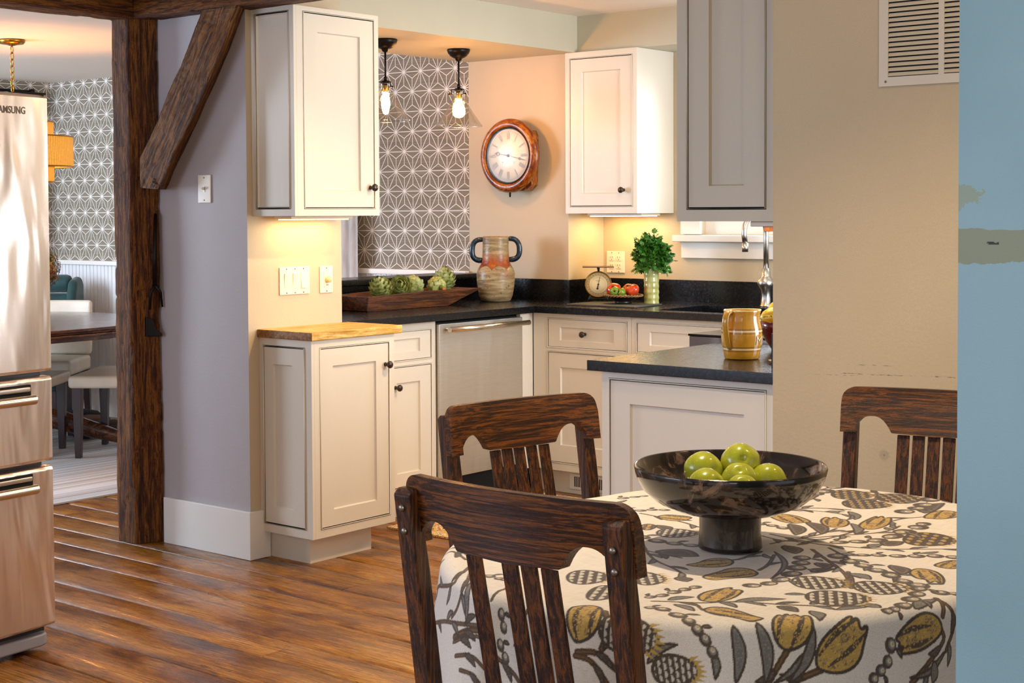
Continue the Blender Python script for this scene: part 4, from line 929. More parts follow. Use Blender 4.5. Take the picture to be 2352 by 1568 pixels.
# pitcher
pc = Vector((4.125, 2.462, CT))
def pitmat():
    t = NT('yellow ware glaze'); v = t.coord(); z = t.n('SeparateXYZ', {0: v}).outputs[2]
    c = t.mix(t.ramp(t.noise(v, 20, 4), [(.35, G(0)), (.7, G(1))]), rgb('c98a22'), rgb('d79c34'))
    c = t.mix(t.math('GREATER_THAN', z, .1515), c, rgb('ecd9a0'))
    for z0 in (.025, .081):
        for a, b, col in ((0, .0012, '7a3f18'), (.0028, .0040, '7a3f18'), (.0056, .0100, 'f0e2b8'), (.0118, .0130, '7a3f18'), (.0146, .0158, '7a3f18')):
            m_ = t.math('MULTIPLY', t.math('GREATER_THAN', z, z0+a), t.math('LESS_THAN', z, z0+b)); c = t.mix(m_, c, rgb(col))
    t.set(Base_Color=c, Roughness=.15, Coat_Weight=.5); t.bump(t.noise(v, 30, 3), .06, .003); return t.m
T = thing('pitcher', 'yellow banded stoneware milk pitcher on the peninsula', 'pitcher', pc)
sp_dir = math.atan2(-.35, .95)
def spout(t, h): 
    if h < .12: return 0
    d = math.cos(t-sp_dir); return max(0, (h-.12)/.03)*.22*max(0, d)**10-.0
prof = [(0, .0015), (.052, .0015), (.0545, .004), (.057, .02), (.0625, .05), (.0645, .075), (.0630, .095), (.0575, .115), (.0550, .130), (.0562, .146), (.0572, .151), (.0560, .1535), (.0535, .151), (.052, .13), (.055, .11), (.060, .08), (.055, .03), (0, .012)]
MB().lathe(prof, pc, 72, jig=spout).build('body', pitmat(), T)
hd = Vector((-.90, .10, 0)).normalized()
hp = [(.050, .143), (.060, .1485), (.074, .146), (.083, .135), (.086, .118), (.083, .095), (.077, .070), (.068, .045), (.0615, .036), (.056, .034)]
MB().tube([pc+hd*a+Vector((0, 0, b)) for a, b in hp], [(.009, .007), (.010, .0065), (.011, .0062), (.0115, .006), (.0115, .006), (.011, .006), (.010, .006), (.0095, .0065), (.0095, .006), (.007, .004)], 14).build('handle', plain('yellow ware handle glaze', 'c48f2a', .15, coat=.5), T, sub=1)
mb = MB(); a0 = math.atan2(-.80, -.30)
vs, fs = text_pts('Milk', .040)
ang0 = math.radians(-107)
mb.add([pc+Vector((math.cos(ang0+v.x/.063), math.sin(ang0+v.x/.063), 0))*(.0640+(v.y+.046-.046)*.085)+Vector((0, 0, .046+v.y)) for v in vs], fs)
mb.build('lettering', plain('cream slip lettering', 'f0e2b8', .3), T)
# bowl of squash next to the pitcher, partly behind the wall
bc = (4.43, 2.470, CT)
T = thing('bowl', 'dark red ceramic bowl of striped squash behind the pitcher', 'bowl', bc)
MB().lathe([(0, .001), (.05, .001), (.052, .006), (.07, .03), (.092, .075), (.098, .10), (.095, .101), (.088, .075), (.06, .03), (0, .02)], bc, 48).build('body', plain('oxblood glaze', '5c120c', .2, coat=.4), T)
def squash():
    t = NT('delicata squash skin'); v = t.coord(); s_ = t.n('SeparateXYZ', {0: v}); ang = t.math('ARCTAN2', s_.outputs[1], s_.outputs[2]); st_ = t.math('ADD', t.math('SINE', t.math('MULTIPLY', ang, 8)), t.math('MULTIPLY', t.math('SUBTRACT', t.noise(v, 90, 3), .5), 2.2))
    t.set(Base_Color=t.mix(t.ramp(st_, [(.80, G(0)), (.92, G(1))]), rgb('e3b92e'), rgb('3d4716')), Roughness=.3, Coat_Weight=.3); return t.m
sqm = squash()
def squash_at(label, c, ax, L_, r):
    T = thing('squash', label, 'squash', c, 'striped squash in the red bowl'); axv = Vector(ax).normalized()
    o = MB().lathe([(0, -L_)]+[(r*max(.12, (1-abs(k/10)**2.6)**.5), L_*k/10*.98) for k in range(-9, 10)]+[(0, L_)], (0, 0, 0), 48, (1, 0, 0), jig=lambda t, h: .05*math.cos(8*t)).build('flesh', sqm)
    o.parent = T; o.rotation_euler = Vector((1, 0, 0)).rotation_difference(axv).to_euler()
    s_ = MB().tube([(L_*.95, 0, 0), (L_*1.2, .002, .004)], [.006, .004], 8).build('stem', plain('squash stem', '7a6a35', .7)); s_.parent = T; s_.rotation_euler = o.rotation_euler
squash_at('yellow green-striped squash lying across the red bowl', (4.425, 2.475, CT+.112), (.55, -.83, .02), .085, .036)
squash_at('yellow green-striped squash at the far side of the red bowl', (4.485, 2.51, CT+.134), (.3, -.9, .15), .060, .034)
T = MB().box(3.86, 3.885, 2.163, 2.206, CT+.0005, CT+.108).build('black_panel', mt['glassblk'], bevel=.001)  # plain upright black panel, like an appliance edge; holds no picture
tag(T, 'thin black panel standing on the peninsula against the beige wall', 'panel')
mb = MB().lathe([(0, .0), (.012, .001), (.020, .006), (.0215, .009), (.018, .0085), (.010, .004), (0, .003)], (4.05, 2.300, CT+.002), 24)
T = thing('wooden_spoon', 'small wooden spoon lying beside the yellow pitcher', 'spoon', (4.05, 2.30, CT))
mb.build('spoon_bowl', plain('olive wood', 'b98a4c', .4), T); MB().tube([(4.065, 2.29, CT+.008), (4.16, 2.26, CT+.006)], .004, 8).build('handle', plain('olive wood handle', 'a87a40', .4), T)

# ================================================================ dining table in the foreground
PAT = {"tulip":[[[-.468,-.324],[-.488,-.335],[-.499,-.348],[-.501,-.363],[-.493,-.373],[-.475,-.381],[-.458,-.382],[-.44,-.377],[-.426,-.367],[-.411,-.35],[-.431,-.349],[-.418,-.334],[-.433,-.332],[-.422,-.321],[-.443,-.326],[-.434,-.314]],[[-.481,-.415],[-.462,-.402],[-.437,-.397],[-.404,-.4],[-.365,-.403],[-.388,-.413],[-.363,-.41],[-.383,-.429],[-.36,-.429],[-.393,-.447],[-.41,-.457],[-.432,-.459],[-.458,-.45],[-.477,-.43]],[[-.338,-.474],[-.318,-.47],[-.287,-.468],[-.256,-.471],[-.238,-.482],[-.231,-.498],[-.234,-.514],[-.258,-.518],[-.298,-.514],[-.33,-.502],[-.345,-.493],[-.327,-.49],[-.342,-.486],[-.33,-.482]],[[.24,-.026],[.284,-.018],[.267,-.037],[.293,-.031],[.277,-.05],[.28,-.065],[.247,-.088],[.211,-.096],[.191,-.083],[.193,-.06]],[[.242,-.109],[.295,-.097],[.358,-.093],[.321,-.107],[.362,-.102],[.334,-.119],[.36,-.123],[.304,-.148],[.257,-.156],[.221,-.149],[.219,-.127]],[[.39,-.174],[.449,-.166],[.486,-.179],[.489,-.204],[.463,-.229],[.431,-.229],[.399,-.217],[.39,-.196]],[[-.065,-.354],[-.025,-.352],[-.021,-.369],[-.031,-.395],[-.07,-.423],[-.113,-.438],[-.086,-.414],[-.114,-.414],[-.088,-.4],[-.094,-.384]],[[.207,.07],[.237,.076],[.255,.058],[.246,.022],[.217,-.024],[.195,-.01],[.176,.002],[.185,.038]],[[-.435,-.172],[-.418,-.158],[-.387,-.153],[-.36,-.163],[-.336,-.174],[-.355,-.179],[-.341,-.198],[-.377,-.209],[-.409,-.212],[-.433,-.201],[-.438,-.182]],[[-.479,-.207],[-.459,-.211],[-.453,-.233],[-.458,-.26],[-.47,-.294],[-.472,-.313],[-.496,-.304],[-.498,-.29],[-.494,-.263],[-.498,-.242],[-.49,-.218]],[[-.304,-.089],[-.256,-.098],[-.223,-.099],[-.204,-.122],[-.219,-.155],[-.247,-.161],[-.272,-.149],[-.293,-.134],[-.315,-.122]],[[-.251,-.024],[-.225,-.037],[-.194,-.032],[-.164,-.045],[-.166,-.068],[-.186,-.085],[-.214,-.09],[-.237,-.073],[-.25,-.046]],[[.067,.252],[.102,.249],[.114,.219],[.107,.186],[.075,.186],[.052,.207]],[[-.029,.224],[.002,.223],[-.008,.195],[-.048,.185],[-.058,.194]],[[.016,-.362],[.061,-.368],[.079,-.379],[.065,-.404],[.011,-.408],[.003,-.387]],[[-.614,-.043],[-.586,-.046],[-.57,-.066],[-.582,-.09],[-.616,-.108],[-.642,-.098],[-.658,-.074],[-.652,-.062]]],"cone":[[[.505,.086],[.55,.011],.0532],[[.521,-.019],[.587,-.081],.0519],[[.421,.016],[.475,-.067],.0517],[[.195,-.228],[.218,-.318],.0592],[[-.248,-.235],[-.192,-.306],.0425],[[-.216,-.332],[-.158,-.398],.0445],[[-.316,-.297],[-.267,-.385],.0441],[[-.39,-.01],[-.354,-.054],.0456],[[-.054,.165],[-.02,.095],.0391],[[-.651,-.208],[-.611,-.275],.0215],[[-.624,-.108],[-.606,-.202],.0293],[[-.446,.084],[-.408,.025],.0461],[[-.506,-.006],[-.487,-.049],.047]],"leaf":[[[.355,-.031],[.291,-.077],.0098],[[.339,.003],[.323,-.019],.0119],[[.209,-.014],[.127,-.091],.016],[[.249,-.091],[.165,-.141],.01],[[.173,.004],[.089,-.055],.0157],[[.109,-.227],[.158,-.242],.0199],[[.075,-.217],[.121,-.218],.0105],[[-.164,-.226],[-.113,-.241],.0139],[[-.13,-.279],[-.147,-.326],.0119],[[-.09,-.196],[-.12,-.232],.0144],[[-.028,-.306],[-.086,-.355],.016],[[-.264,-.459],[-.198,-.466],.0103],[[-.302,-.39],[-.305,-.421],.0114],[[-.321,-.262],[-.305,-.292],.0074],[[-.418,-.226],[-.349,-.278],.0105],[[-.47,-.136],[-.427,-.156],.0086],[[-.486,-.158],[-.498,-.202],.0085],[[-.394,-.29],[-.403,-.33],.0121],[[-.385,-.343],[-.42,-.377],.0107],[[-.353,-.325],[-.313,-.342],.0081],[[-.356,-.371],[-.314,-.402],.0085],[[-.06,-.094],[-.244,-.192],.0045],[[-.009,-.086],[-.054,-.134],.0171],[[-.193,.075],[-.179,-.008],.0305],[[.001,.201],[-.029,.158],.0148],[[-.331,-.063],[-.351,-.094],.0145],[[-.521,-.286],[-.593,-.331],.0096],[[-.493,-.31],[-.562,-.37],.0096],[[-.439,-.378],[-.534,-.401],.0076],[[-.482,-.39],[-.552,-.381],.0045],[[-.643,-.196],[-.595,-.229],.0054],[[-.573,-.279],[-.607,-.301],.006],[[-.238,-.546],[-.351,-.53],.0047],[[-.277,-.544],[-.307,-.565],.0111],[[.434,-.161],[.562,-.146],.0231],[[.597,-.095],[.584,-.146],.001],[[-.221,-.279],[-.202,-.246],.0081],[[-.429,-.205],[-.443,-.245],.0067],[[-.455,.359],[-.443,.44],.0085],[[-.568,.193],[-.646,.193],.0073],[[-.598,.444],[-.646,.48],.0021],[[-.591,.161],[-.644,.148],.005]],"bead":[[[-.025,-.202],[-.049,-.238],[-.064,-.272],[-.083,-.307],[-.103,-.342],[-.123,-.374],[-.136,-.406],[-.157,-.454],[-.149,-.474]],[[.079,-.152],[.107,-.177],[.142,-.198],[.189,-.207],[.238,-.208],[.299,-.208],[.336,-.202]],[[-.002,-.211],[.009,-.236],[.026,-.257],[.042,-.286],[.061,-.313],[.082,-.339],[.095,-.369]],[[-.077,-.159],[-.113,-.177],[-.153,-.19],[-.197,-.205],[-.24,-.209],[-.273,-.205],[-.305,-.191]],[[-.157,-.416],[-.19,-.428],[-.226,-.435],[-.269,-.441],[-.295,-.439],[-.31,-.434]],[[-.47,-.102],[-.451,-.112],[-.422,-.116],[-.397,-.12],[-.373,-.125]],[[-.526,-.14],[-.523,-.161],[-.538,-.199],[-.55,-.226],[-.558,-.246],[-.565,-.263],[-.575,-.28]],[[.455,.115],[.493,.115],[.532,.115],[.593,.121]],[[.58,-.107],[.516,-.121],[.473,-.125],[.424,-.121]],[[.192,.419],[.218,.406],[.237,.396]],[[.09,.338],[.099,.31],[.122,.296],[.137,.276]],[[-.111,.165],[-.118,.122],[-.115,.085],[-.109,.051]],[[-.35,-.475],[-.372,-.489],[-.392,-.491],[-.412,-.492]],[[.138,.05],[.138,.023],[.129,-.005]],[[-.638,.086],[-.658,.082]],[[-.686,.093],[-.706,.082]],[[-.523,.192],[-.527,.166],[-.527,.153]]],"stem":[[[[.042,-.01],[.024,-.06],[.041,-.105],[.044,-.156],[.06,-.21],[.115,-.292],[.158,-.345]],3],[[[.066,-.014],[.053,-.073],[.127,-.091],[.186,-.09]],3],[[[-.012,-.059],[.081,-.083],[.179,-.158],[.238,-.183],[.284,-.176]],3],[[[-.004,-.14],[-.061,-.201],[-.107,-.248],[-.154,-.288],[-.215,-.323]],6],[[[-.12,-.271],[-.17,-.306],[-.22,-.328]],5],[[[-.49,-.119],[-.457,-.178],[-.41,-.228],[-.383,-.29],[-.342,-.358],[-.304,-.397]],3],[[[-.461,-.181],[-.485,-.21]],3],[[[.263,.114],[.311,.069],[.353,.044],[.372,-.025]],3],[[[.53,.118],[.385,.081],[.298,.114]],2],[[[-.497,-.369],[-.558,-.374]],8],[[[-.477,-.426],[-.531,-.403]],9],[[[-.235,-.506],[-.233,-.533],[-.318,-.538],[-.354,-.537]],7],[[[-.202,-.462],[-.194,-.49],[-.202,-.523],[-.238,-.546]],6],[[[-.193,-.461],[-.206,-.482],[-.223,-.493]],6],[[[.077,.295],[.067,.196],[.035,.128]],3],[[[-.148,.136],[-.234,.062],[-.265,.015],[-.296,-.048],[-.324,-.073]],3],[[[-.201,.088],[-.209,.053],[-.209,.009]],2],[[[-.171,-.071],[-.156,-.079],[-.1,-.074],[-.075,-.074]],7],[[[-.204,-.146],[-.16,-.14],[-.083,-.107]],5],[[[.608,.033],[.547,-.001],[.478,-.026]],5],[[[.564,-.025],[.583,.017],[.567,.054]],3],[[[.237,-.13],[.178,-.13],[.079,-.117],[.032,-.092]],3],[[[.027,-.158],[-.044,-.242],[-.094,-.325],[-.143,-.397]],3],[[[.547,.131],[.588,.127]],2],[[[.31,.101],[.327,-.009],[.318,-.071]],2],[[[.397,-.171],[.355,-.146],[.287,-.142]],2],[[[-.494,.262],[-.538,.241],[-.578,.237],[-.49,.417]],5],[[[-.519,.236],[-.579,.194],[-.616,.222],[-.622,.25]],5],[[[-.583,.377],[-.642,.225],[-.654,.149]],5],[[[-.658,.242],[-.658,.175],[-.662,.15]],9],[[[-.666,.245],[-.669,.164],[-.674,.146]],4],[[[-.69,.238],[-.698,.181],[-.722,.146]],5],[[[-.716,.224],[-.728,.184],[-.746,.162]],5],[[[-.671,-.075],[-.663,-.101],[-.662,-.122],[-.675,-.148]],8],[[[-.678,-.072],[-.675,-.102],[-.702,-.138]],8],[[[-.589,-.098],[-.619,-.126],[-.654,-.118]],9],[[[-.4,.404],[-.394,.378],[-.426,.326]],3],[[[-.424,.392],[-.416,.364],[-.458,.302]],3],[[[-.614,.114],[-.581,.112],[-.567,.116]],4],[[[-.617,.026],[-.658,.039],[-.702,.019]],4],[[[-.694,.13],[-.723,.068],[-.743,.048]],6]]}  # print motifs traced over image pixels, mapped back onto the cloth surface
CX0, CY0, ZTOP = 2.48, 1.47, .762
def rim(th):
    c, s = np.cos(th), np.sin(th); p = 2.12
    return (np.abs(c/.628)**p+np.abs(s/.512)**p)**(-1/p)
def cloth(r, th):
    R = rim(th); rr = .028; e = r-(R-rr); a = np.clip(e/rr, 0, np.pi/2*.93); d = np.maximum(0, e-rr*np.pi/2*.93)
    fl = np.radians(6)+np.radians(5)*np.sin(5*th+.8)+np.radians(3)*np.sin(9*th+2); f = np.clip(d/.25, 0, 1.4)
    damp = 1-.75*np.exp(-((np.mod(th, 2*np.pi)-np.pi)/.55)**2); fl = fl*damp
    fold = damp*(.016*f*np.sin(11*th+.5)+.008*f*np.sin(23*th))
    rad = np.where(e > 0, (R-rr)+rr*np.sin(a)+d*np.sin(fl)+fold, r)
    z = np.where(e > 0, ZTOP-rr*(1-np.cos(a))-d*np.cos(fl), ZTOP+0*r)
    return CX0+rad*np.cos(th), CY0+rad*np.sin(th), z
RES = .0009; HALF = .96; NN = int(2*HALF/RES)
img = np.zeros((NN, NN, 3), np.float32); img[:] = (.86, .79, .68)
gx = (np.arange(NN)+.5)*RES-HALF
rn = np.random.RandomState(5)
speck = rn.rand(NN//2+1, NN//2+1).astype(np.float32).repeat(2, 0).repeat(2, 1)[:NN, :NN]
blob = rn.rand(NN//9+2, NN//9+2).astype(np.float32).repeat(9, 0).repeat(9, 1)[:NN, :NN]
def win(pts, pad):
    p = np.array(pts); a = np.clip(((p.min(0)-pad+HALF)/RES).astype(int), 0, NN-1); b = np.clip(((p.max(0)+pad+HALF)/RES).astype(int)+1, 1, NN)
    ys, xs = slice(a[1], b[1]), slice(a[0], b[0]); X, Y = np.meshgrid(gx[xs], gx[ys]); return ys, xs, X, Y
def inside(P, X, Y):
    m = np.zeros(X.shape, bool)
    for i in range(len(P)):
        x1, y1 = P[i]; x2, y2 = P[i-1]
        c = ((y1 > Y) != (y2 > Y)); 
        if y1 != y2: m ^= c & (X < (x2-x1)*(Y-y1)/(y2-y1)+x1)
    return m
def dist(P, X, Y, closed=True):
    D = np.full(X.shape, 9., np.float32)
    for i in range(0 if closed else 1, len(P)):
        a, b = np.array(P[i-1]), np.array(P[i]); ab = b-a; L = max(1e-12, ab@ab)
        t = np.clip(((X-a[0])*ab[0]+(Y-a[1])*ab[1])/L, 0, 1); D = np.minimum(D, np.hypot(X-a[0]-t*ab[0], Y-a[1]-t*ab[1]))
    return D
def smooth_pts(P, closed=True, it=2):
    P = [tuple(p) for p in P]
    for _ in range(it):
        Q = []; n = len(P)
        for i in range(n if closed else n-1):
            a, b = P[i], P[(i+1) % n]; Q += [(a[0]*.75+b[0]*.25, a[1]*.75+b[1]*.25), (a[0]*.25+b[0]*.75, a[1]*.25+b[1]*.75)]
        P = Q if closed else [P[0]]+Q+[P[-1]]
    return P
INK = np.array((.060, .042, .028)); GREY = np.array((.17, .16, .14)); MUST = np.array((.56, .36, .085)); BROWN = np.array((.16, .085, .035)); PALE = np.array((.70, .64, .52))
def put(ys, xs, m, col): img[ys, xs][m] = col
def stem_(P, w, col=BROWN):
    P = smooth_pts(P, False); ys, xs, X, Y = win(P, .02); D = dist(P, X, Y, False); put(ys, xs, D < w, col*.55); put(ys, xs, D < w*.30, col*1.2)
def leaf_(a, b, w, dark=False):
    a, b = np.array(a), np.array(b); d = b-a; L = np.hypot(*d); n = np.array((-d[1], d[0]))/max(L, 1e-6); t = np.linspace(0, 1, 14)
    bow = .10*L*np.sin(np.pi*t); prof = w*np.sin(np.pi*t**.85)**.8
    P = [tuple(a+d*q+n*(o+h)) for q, o, h in zip(t, bow, prof)]+[tuple(a+d*q+n*(o-h)) for q, o, h in list(zip(t, bow, prof))[::-1]]
    ys, xs, X, Y = win(P, .01); m = inside(P, X, Y); D = dist(P, X, Y); c = INK*1.6 if dark else GREY
    put(ys, xs, m, c); put(ys, xs, m & (speck[ys, xs] > .80), c*1.7); put(ys, xs, (m & (D > w*.25) & (D < w*.42)), c*.8+.10 if dark else c*1.35); put(ys, xs, D < .0019, INK)
for P, h in PAT['stem']: stem_(P, .0020+.00040*h)
for P, h in PAT['stem']:
    P = np.array(smooth_pts(P, False)); L = np.r_[0, np.cumsum(np.hypot(*np.diff(P, axis=0).T))]
    for k, q in enumerate(np.arange(.03, L[-1]-.02, .052)):
        i = min(np.searchsorted(L, q), len(P)-1); u = P[i]-P[i-1]; u = u/max(1e-6, np.hypot(*u)); n = np.array((-u[1], u[0]))*(1 if k % 2 else -1)
        leaf_(P[i], P[i]+u*.034+n*.019, .0055, k % 3 == 0)
for a, b, w in PAT['leaf']: leaf_(a, b, w, w > .012)
for P in PAT['tulip']:
    P = smooth_pts(P); ys, xs, X, Y = win(P, .01); m = inside(P, X, Y); D = dist(P, X, Y); c = np.mean(P, 0)
    put(ys, xs, m, MUST); e = D.copy(); e[~m] = 0; mx_ = e.max()
    A_ = np.array(P); far = A_[np.argmax(np.hypot(*(A_-c).T))]; u = (far-c)/max(1e-6, np.hypot(*(far-c))); n = np.array((-u[1], u[0])); S_ = (X-c[0])*u[0]+(Y-c[1])*u[1]; T_ = (X-c[0])*n[0]+(Y-c[1])*n[1]
    hw = mx_*1.15; put(ys, xs, m & (blob[ys, xs] > .50) & (speck[ys, xs] > .62) & (e > mx_*.2), INK*3)
    for q in (-.42, .30):
        prof_ = np.abs(T_-hw*q*(1+.25*np.cos(S_/hw*1.5))); put(ys, xs, m & (prof_ < .0035*(1-np.clip(np.abs(S_)/(hw*1.6), 0, 1))+.0012) & (np.abs(S_) < hw*1.5), INK*1.4)
    put(ys, xs, m & (speck[ys, xs] < .10), MUST*1.35); put(ys, xs, D < .0025, INK)
for a, b, w in PAT['cone']:
    a, b = np.array(a), np.array(b); d = b-a; L = np.hypot(*d); u = d/L; n = np.array((-u[1], u[0])); c = (a+b)/2
    P = [tuple(c+u*L/2*math.cos(q)+n*w*math.sin(q)*(1-.25*math.cos(q))) for q in np.linspace(0, 2*PI, 40)[:-1]]
    ys, xs, X, Y = win(P, .015); m = inside(P, X, Y); S_ = (X-c[0])*u[0]+(Y-c[1])*u[1]; T_ = (X-c[0])*n[0]+(Y-c[1])*n[1]
    cell = max(.012, w*.42); r_ = np.floor(S_/(cell*.8)); o = (r_ % 2)*.5; ts = (T_/cell+o) % 1-.5; ss = (S_/(cell*.8)) % 1
    arc = np.hypot(ts*1.15, ss-.0); big = w > .05
    put(ys, xs, m, INK*1.6 if big else PALE*.98)
    if big:
        put(ys, xs, m & (np.hypot(ts, ss-.45) < .36), MUST*.8); put(ys, xs, m & (np.abs(np.hypot(ts, ss-.40)-.40) < .05) & (ts > -.1), PALE)
    put(ys, xs, m & (arc > .52), INK*1.3)
    put(ys, xs, dist(P, X, Y) < .0026, INK*1.2)
    for k in range(7):   # ragged crown at one end
        q = (k-3)/3*.8; s0 = c+u*L*.46*math.cos(q)+n*w*math.sin(q); leafp = [tuple(s0-n*.004), tuple(s0+u*.016+n*(q*.008)), tuple(s0+n*.004)]; y2, x2, X2, Y2 = win(leafp, .004); put(y2, x2, inside(leafp, X2, Y2), MUST)
for P in PAT['bead']:
    stem_(P, .0013)
    P = np.array(P)
    for i, p in enumerate(P):
        t = P[min(i+1, len(P)-1)]-P[max(i-1, 0)]; L = np.hypot(*t); u = t/max(L, 1e-6); n = np.array((-u[1], u[0])); sp = L/2 if 0 < i < len(P)-1 else L
        r = float(np.clip(sp*.50, .011, .027)); ys, xs, X, Y = win([p], r*1.4); S_ = (X-p[0])*u[0]+(Y-p[1])*u[1]; T_ = (X-p[0])*n[0]+(Y-p[1])*n[1]
        D = np.hypot(S_/r, T_/(r*.82)); put(ys, xs, D < 1, INK*1.5); put(ys, xs, np.hypot((S_+.15*r)/r, (T_-.12*r)/(r*.82)) < .58, GREY*1.5)
        put(ys, xs, np.hypot((S_+.25*r)/r, (T_-.2*r)/(r*.82)) < .36, PALE); put(ys, xs, np.hypot((S_+.30*r)/r, (T_-.25*r)/(r*.82)) < .20, MUST)
        if i % 2 == 0 and i < len(P)-1: q = p+n*r*.9; leaf_(q, q+n*r*.9+u*r*.7, r*.24)
# extra small sprigs away from the traced flowers
for k in range(60):
    a = rn.uniform(-.6, .6, 2)
    if a[0] < .05 and a[1] < .35 or np.hypot(*a) > .60: continue
    q = rn.uniform(0, 2*PI); leaf_(a, a+np.array((math.cos(q), math.sin(q)))*rn.uniform(.03, .06), rn.uniform(.004, .008))
NT_, NR = 2400, 540
th = np.linspace(0, 2*np.pi, NT_, endpoint=False); t = np.linspace(0, 1, NR)[1:]
TH, TT = np.meshgrid(th, t); RR = TT*(rim(TH)+.285)
x, y, z = cloth(RR, TH)
wr = .0009*np.sin(RR*np.cos(TH)*31+2*np.sin(RR*np.sin(TH)*17))*np.sin(RR*np.sin(TH)*23)
z = z+wr
co = np.empty((NT_*(NR-1)+1, 3), np.float32); co[0] = (CX0, CY0, ZTOP); co[1:, 0] = x.ravel(); co[1:, 1] = y.ravel(); co[1:, 2] = z.ravel()
i = np.arange(NT_); j = (i+1) % NT_; q = np.arange(NR-2)[:, None]*NT_+1
quads = np.stack([q+i, q+j, q+NT_+j, q+NT_+i], -1).reshape(-1, 4)[:, ::-1]; tris = np.stack([np.zeros(NT_, int), 1+i, 1+j], -1)
me = bpy.data.meshes.new('tablecloth'); me.vertices.add(len(co)); me.vertices.foreach_set('co', co.ravel())
me.loops.add(quads.size+tris.size); me.loops.foreach_set('vertex_index', np.concatenate([quads.ravel(), tris.ravel()]).astype(np.int32))
me.polygons.add(len(quads)+len(tris)); me.polygons.foreach_set('loop_start', np.concatenate([np.arange(len(quads))*4, len(quads)*4+np.arange(len(tris))*3]).astype(np.int32))
me.polygons.foreach_set('use_smooth', np.ones(len(me.polygons), bool)); me.update(calc_edges=True); me.validate()
uu, vv = (RR*np.cos(TH)).ravel(), (RR*np.sin(TH)).ravel()
fx_, fy_ = np.clip((uu+HALF)/RES-.5, 0, NN-2), np.clip((vv+HALF)/RES-.5, 0, NN-2); ix, iy = fx_.astype(int), fy_.astype(int); ax_, ay_ = (fx_-ix)[:, None], (fy_-iy)[:, None]
colr = img[iy, ix]*(1-ax_)*(1-ay_)+img[iy, ix+1]*ax_*(1-ay_)+img[iy+1, ix]*(1-ax_)*ay_+img[iy+1, ix+1]*ax_*ay_
full = np.ones((len(co), 4), np.float32); full[1:, :3] = colr; full[0, :3] = colr[0]
at = me.color_attributes.new('print', 'FLOAT_COLOR', 'POINT'); at.data.foreach_set('color', full.ravel())
def linen():
    t = NT('printed linen'); a = t.n('Attribute', attribute_name='print'); w1_ = t.noise(t.coord((1, .03, 1), rot=(0, 0, .7)), 900, 2); w2_ = t.noise(t.coord((.03, 1, 1), rot=(0, 0, .7)), 900, 2)
    h = t.math('ADD', w1_, w2_); c = t.mix(t.ramp(h, [(.85, G(.22)), (1.1, G(0))]), a.outputs['Color'], rgb('8a7a60'))
    t.set(Base_Color=c, Roughness=.85, Sheen_Weight=.15); t.bump(h, .35, .0012); return t.m
me.materials.append(linen()); tc = bpy.data.objects.new('tablecloth', me); C.objects.link(tc)
tag(tc, 'cream linen tablecloth printed with mustard tulips and dark pinecones', 'tablecloth')
T = thing('dining_table', 'round pedestal dining table hidden under the printed cloth', 'table', (CX0, CY0, 0))
vs = [(CX0+(rim(np.array(a))-.03)*math.cos(a), CY0+(rim(np.array(a))-.03)*math.sin(a)) for a in np.linspace(0, 2*PI, 73)[:-1]]
mb = MB(); mb.prism(vs, lambda a, b, d: (float(a), float(b), d), .728, .7575); mb.build('tabletop', mt['oakv'], T)
MB().lathe([(.20, 0.001), (.21, .03), (.12, .07), (.06, .12), (.055, .4), (.08, .6), (.06, .68), (.14, .727)], (CX0, CY0, 0), 32).build('pedestal', mt['oakv'], T)

# ---- footed bowl with green apples
def bronze():
    t = NT('dark mottled bronze glaze'); v = t.coord((1, 1, 1)); n = t.noise(v, 16, 7, .7, 1.0); n2 = t.noise(t.coord((1, 1, .25)), 60, 4)
    c = t.ramp(n, [(.45, rgb('15100d')), (.54, rgb('30211a')), (.62, rgb('7d6552')), (.70, rgb('3a291f'))])
    t.set(Base_Color=c, Metallic=.15, Roughness=t.ramp(n, [(.4, G(.10)), (.7, G(.28))]), Coat_Weight=.5); t.bump(n2, .08, .002); return t.m
bc = Vector((2.389, 1.4504, ZTOP+.001)); zb = bc.z
T = thing('footed_bowl', 'large dark glazed footed bowl filled with green apples', 'bowl', bc); bz = bronze()
MB().lathe([(.10, .073), (.135, .088), (.160, .110), (.172, .134), (.1755, .150), (.1740, .1545), (.1710, .153), (.166, .134), (.152, .112), (.12, .092), (.07, .0805), (0, .078)], bc, 96).lathe([(.05, .0705), (.10, .073)], bc, 96, caps=False).build('basin', bz, T)
ft = plain('dark metallic glaze', '2a211c', .28, .3, coat=.4, var=.4, vscale=14)
MB().lathe([(0, .001), (.056, .001), (.0585, .004), (.0575, .010), (.056, .035), (.0565, .064), (.059, .072), (0, .0725)], bc, 64).build('foot', ft, T)
def applem():
    t = NT('green apple skin'); v = t.coord(); n = t.noise(v, 14, 5); sp = t.n('TexVoronoi', {'Vector': v, 'Scale': 170}).outputs['Distance']
    c = t.ramp(n, [(.3, rgb('8a9612')), (.5, rgb('b0b428')), (.7, rgb('c8c848'))]); c = t.mix(t.ramp(sp, [(.10, G(.7)), (.16, G(0))]), c, rgb('d5dc7c'))
    t.set(Base_Color=c, Roughness=.22, Coat_Weight=.5, Coat_Roughness=.1); t.bump(t.noise(v, 40, 3), .1, .002); return t.m
apm = applem(); R2 = Vector((.635, -.772, 0)); F2 = Vector((.772, .635, 0))
